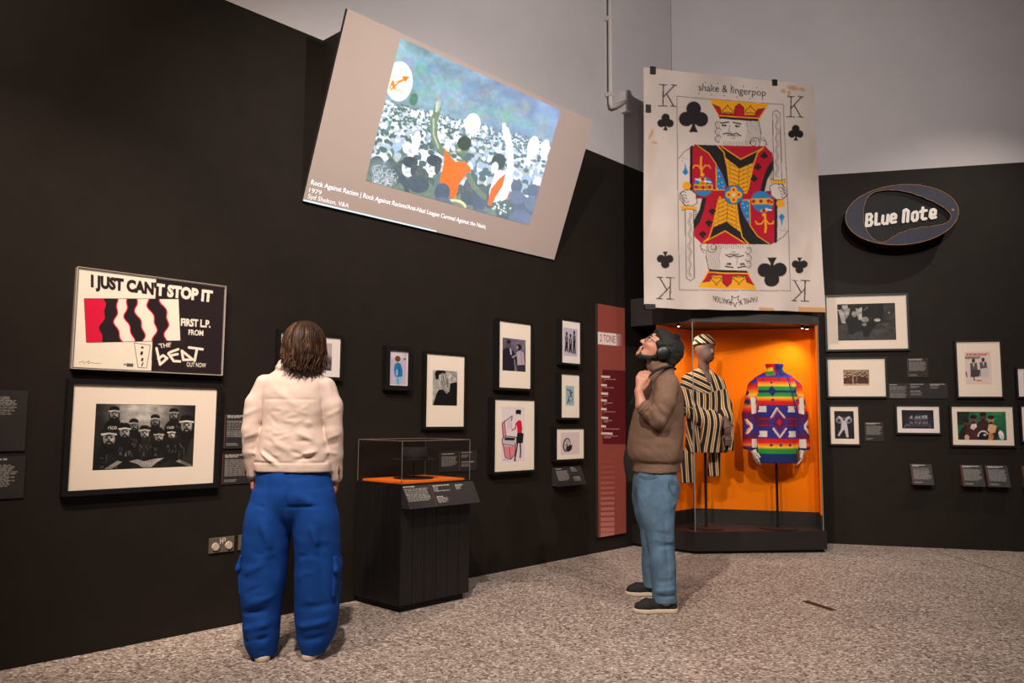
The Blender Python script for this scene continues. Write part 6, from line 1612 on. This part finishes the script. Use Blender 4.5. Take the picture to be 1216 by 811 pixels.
for a, b, w, am in (((-.08, -.26, .52), (.09, -.24, .49), .014, -.008), ((-.08, -.26, .47), (.10, -.24, .45), .014, .008), ((-.06, -.27, .42), (.09, -.25, .43), .014, -.008), ((-.06, -.29, .14), (.09, -.29, .16), .014, .009), ((-.06, -.29, .11), (.09, -.28, .115), .012, -.009), ((-.06, -.29, .20), (.09, -.28, .215), .014, -.007), ((.0, -.22, .86), (.05, -.23, .62), .012, -.006), ((.02, -.23, .62), (.03, -.29, .10), .009, -.006), ((.13, -.16, .70), (.03, -.21, .66), .016, .008), ((-.12, -.19, .80), (-.02, -.21, .76), .014, -.007)):
    V.fold([a, b], w * .85, am * 1.4, .6)
jeans, _ = V.build('jeans', m_jns, man)
V = Vol((-.02, -.30, .68), (.20, -.05, .92), 0.005); 
MB().tube([(-.135, -.105, .875), (-.10, -.165, .862), (-.05, -.195, .868), (-.02, -.203, .885)], .0025, 6).build('pocket_seam', mat('navy_thread', srgb(40, 56, 76), rough=.9), jeans)
MB().tube([(.055, -.212, .80), (.075, -.212, .76), (.12, -.18, .765), (.125, -.165, .83), (.06, -.206, .84), (.055, -.212, .80)], .002, 6).build('back_pocket_seam', MATS['navy_thread'], jeans)
sh = shoe(man, -.046, -.241, -1, -.03, .29, .044, m_shoe); shoe(man, -.024, .262, -1, .06, .29, .044, m_shoe)
V = Vol((-.04, -.33, .02), (.08, -.25, .11), .004); V.ell((.018, -.277, .062), (.028, .008, .013), .004); V.build('yellow_patch', mat('olive_yellow_patch', srgb(150, 140, 70), rough=.7), sh)

m_bh = mat('black_hair', srgb(12, 11, 11), rough=0.8, noise=0.3, nscale=60, bump=0.8, bscale=120)
V = Vol((-.16, -.18, 1.52), (.28, .18, 1.94), 0.006)
V.ell(hp(-.006, 0, .060), (.128, .104, .106), .02, M=M); V.ell(hp(-.060, 0, .005), (.072, .086, .080), .03, M=M); V.ell(hp(-.082, 0, -.035), (.036, .068, .045), .03, M=M); V.ell(hp(.080, 0, .108), (.050, .075, .042), .02, M=M)
V.ell(hp(.125, 0, -.02), (.085, .085, .105), .015, 's', M=M)
V.noise(.0030, (50, 50, 50), 41, 9); V.noise(.0032, (130, 130, 130), 42, 9)
V.build('hair', m_bh, man)
V = Vol((-.20, -.12, 1.54), (.16, .12, 1.82), 0.005)
for s in (-1, 1):
    V.chain([hp(.008, s * .082, .0), hp(.020, s * .078, -.05), hp(.060, s * .060, -.092), hp(.098, s * .032, -.110), hp(.112, 0, -.112)], [.010, .013, .016, .016, .015], .010)
    V.cone(hp(.138, s * .004, -.036), hp(.124, s * .030, -.052), .0065, .006, .005); V.cone(hp(.124, s * .030, -.052), hp(.108, s * .036, -.095), .005, .010, .005)
V.ell(hp(.065, 0, -.112), (.045, .048, .018), .02, M=M)
V.noise(.003, (90, 90, 90), 43, 9)
V.build('beard', m_bh, man)
for s in (-1, 1): MB().tube([hp(.137, s * .018, .052), hp(.136, s * .034, .058), hp(.122, s * .052, .050)], [.004, .005, .003], 6).build('eyebrow', m_bh, man)
# glasses
m_gf = mat('dark_wire', srgb(40, 34, 34), rough=0.3, metal=0.6)
g = MB()
for s in (-1, 1):
    g.tube([hp(.150 - .012 * (abs(.026 * math.cos(a) + .036) / .05), s * (.036 + .026 * math.cos(a)), .020 + .022 * math.sin(a)) for a in np.linspace(0, 2 * math.pi, 25)], .0022, 6)
    g.tube([hp(.138, s * .062, .026), hp(.10, s * .083, .026), hp(.0, s * .092, .022), hp(-.02, s * .092, .0)], .0022, 6)
g.tube([hp(.150, -.011, .026), hp(.156, 0, .030), hp(.150, .011, .026)], .0022, 6)
gl = g.build('glasses', m_gf, man)
for s in (-1, 1):
    pts = [hp(.1495 - .012 * (abs(.026 * math.cos(a) + .036) / .05), s * (.036 + .025 * math.cos(a)), .020 + .021 * math.sin(a)) for a in np.linspace(0, 2 * math.pi, 24, endpoint=False)]
    MB().add([tuple(p) for p in pts] + [tuple(p - M[0] * .0015) for p in pts], [tuple(range(24)), tuple(range(47, 23, -1))] + [(i, 24 + i, 24 + (i + 1) % 24, (i + 1) % 24) for i in range(24)]).build('lens', glass_mat('lens_glass', ior=1.3), gl)
# headphones
m_hpn = mat('matt_black_plastic', srgb(12, 12, 13), rough=0.42); m_pad = mat('black_leatherette', srgb(22, 21, 22), rough=0.55)
arc_ = [hp(-.004 - .012 * math.sin(a), .104 * math.cos(a), .008 + .176 * math.sin(a)) for a in np.linspace(0, math.pi, 25)]
hb = MB()
for off in (-.012, 0, .012): hb.tube([p + M[0] * off for p in arc_], .0065, 8)
hb = hb.build('headphones', m_hpn, man, smooth=True)
MB().tube([hp(-.016, .06 * math.cos(a) * 1.05, .008 + .164 * math.sin(a) ** .8) for a in np.linspace(.7, math.pi - .7, 13)], .013, 8).build('head_pad', m_pad, hb, smooth=True)
for s in (-1, 1):
    V = Vol(tuple(hp(0, s * .1, 0) - .075), tuple(hp(0, s * .1, 0) + .075), .004)
    V.ell(hp(0, s * .113, -.004), (.046, .017, .050), .006, M=M); V.build('ear_cup', m_hpn, hb)
    V = Vol(tuple(hp(0, s * .09, 0) - .075), tuple(hp(0, s * .09, 0) + .075), .004)
    V.ell(hp(0, s * .093, -.004), (.045, .014, .049), .006, M=M); V.build('ear_cushion', m_pad, hb)
    MB().tube([hp(.02, s * .1295, -.012), hp(.02, s * .1315, -.012)], .004, 10).build('metal_stud', mat('steel_stud', srgb(190, 190, 190), rough=.3, metal=1), hb)

# black tote bag on the far shoulder, its strap in the raised hand
t = empty('tote_bag', (MX - .0, MY + .34, .79), 0, 'black shoulder bag hanging beside the person with headphones', 'bag')
m_bag = mat('black_bag_cloth', srgb(18, 17, 18), rough=0.8, bump=0.2, bscale=200)
V = Vol((-.20, -.09, -.02), (.20, .09, .44), 0.008)
V.loft([(.0, -.005, .0, .135, .05), (.12, -.005, .0, .15, .055), (.30, .0, .0, .135, .045), (.41, .0, .0, .115, .03)], .015, p=3); V.noise(.004, (20, 20, 20), 51)
V.build('bag_body', m_bag, t)
st_p = [(-.085, -.200, 1.530), (-.025, -.175, 1.572), (.045, -.13, 1.600), (.10, -.085, 1.612), (.145, .0, 1.598), (.12, .09, 1.590), (.05, .15, 1.575), (-.05, .19, 1.50), (-.12, .23, 1.36), (-.06, .30, 1.22), (-.02, .335, 1.19)]
S_ = MB()
for off in (-.010, 0, .010): S_.tube([(p[0] + off, p[1] - .34, p[2] - .79) for p in st_p], .0065, 6)
S_.build('bag_strap', m_bag, t)
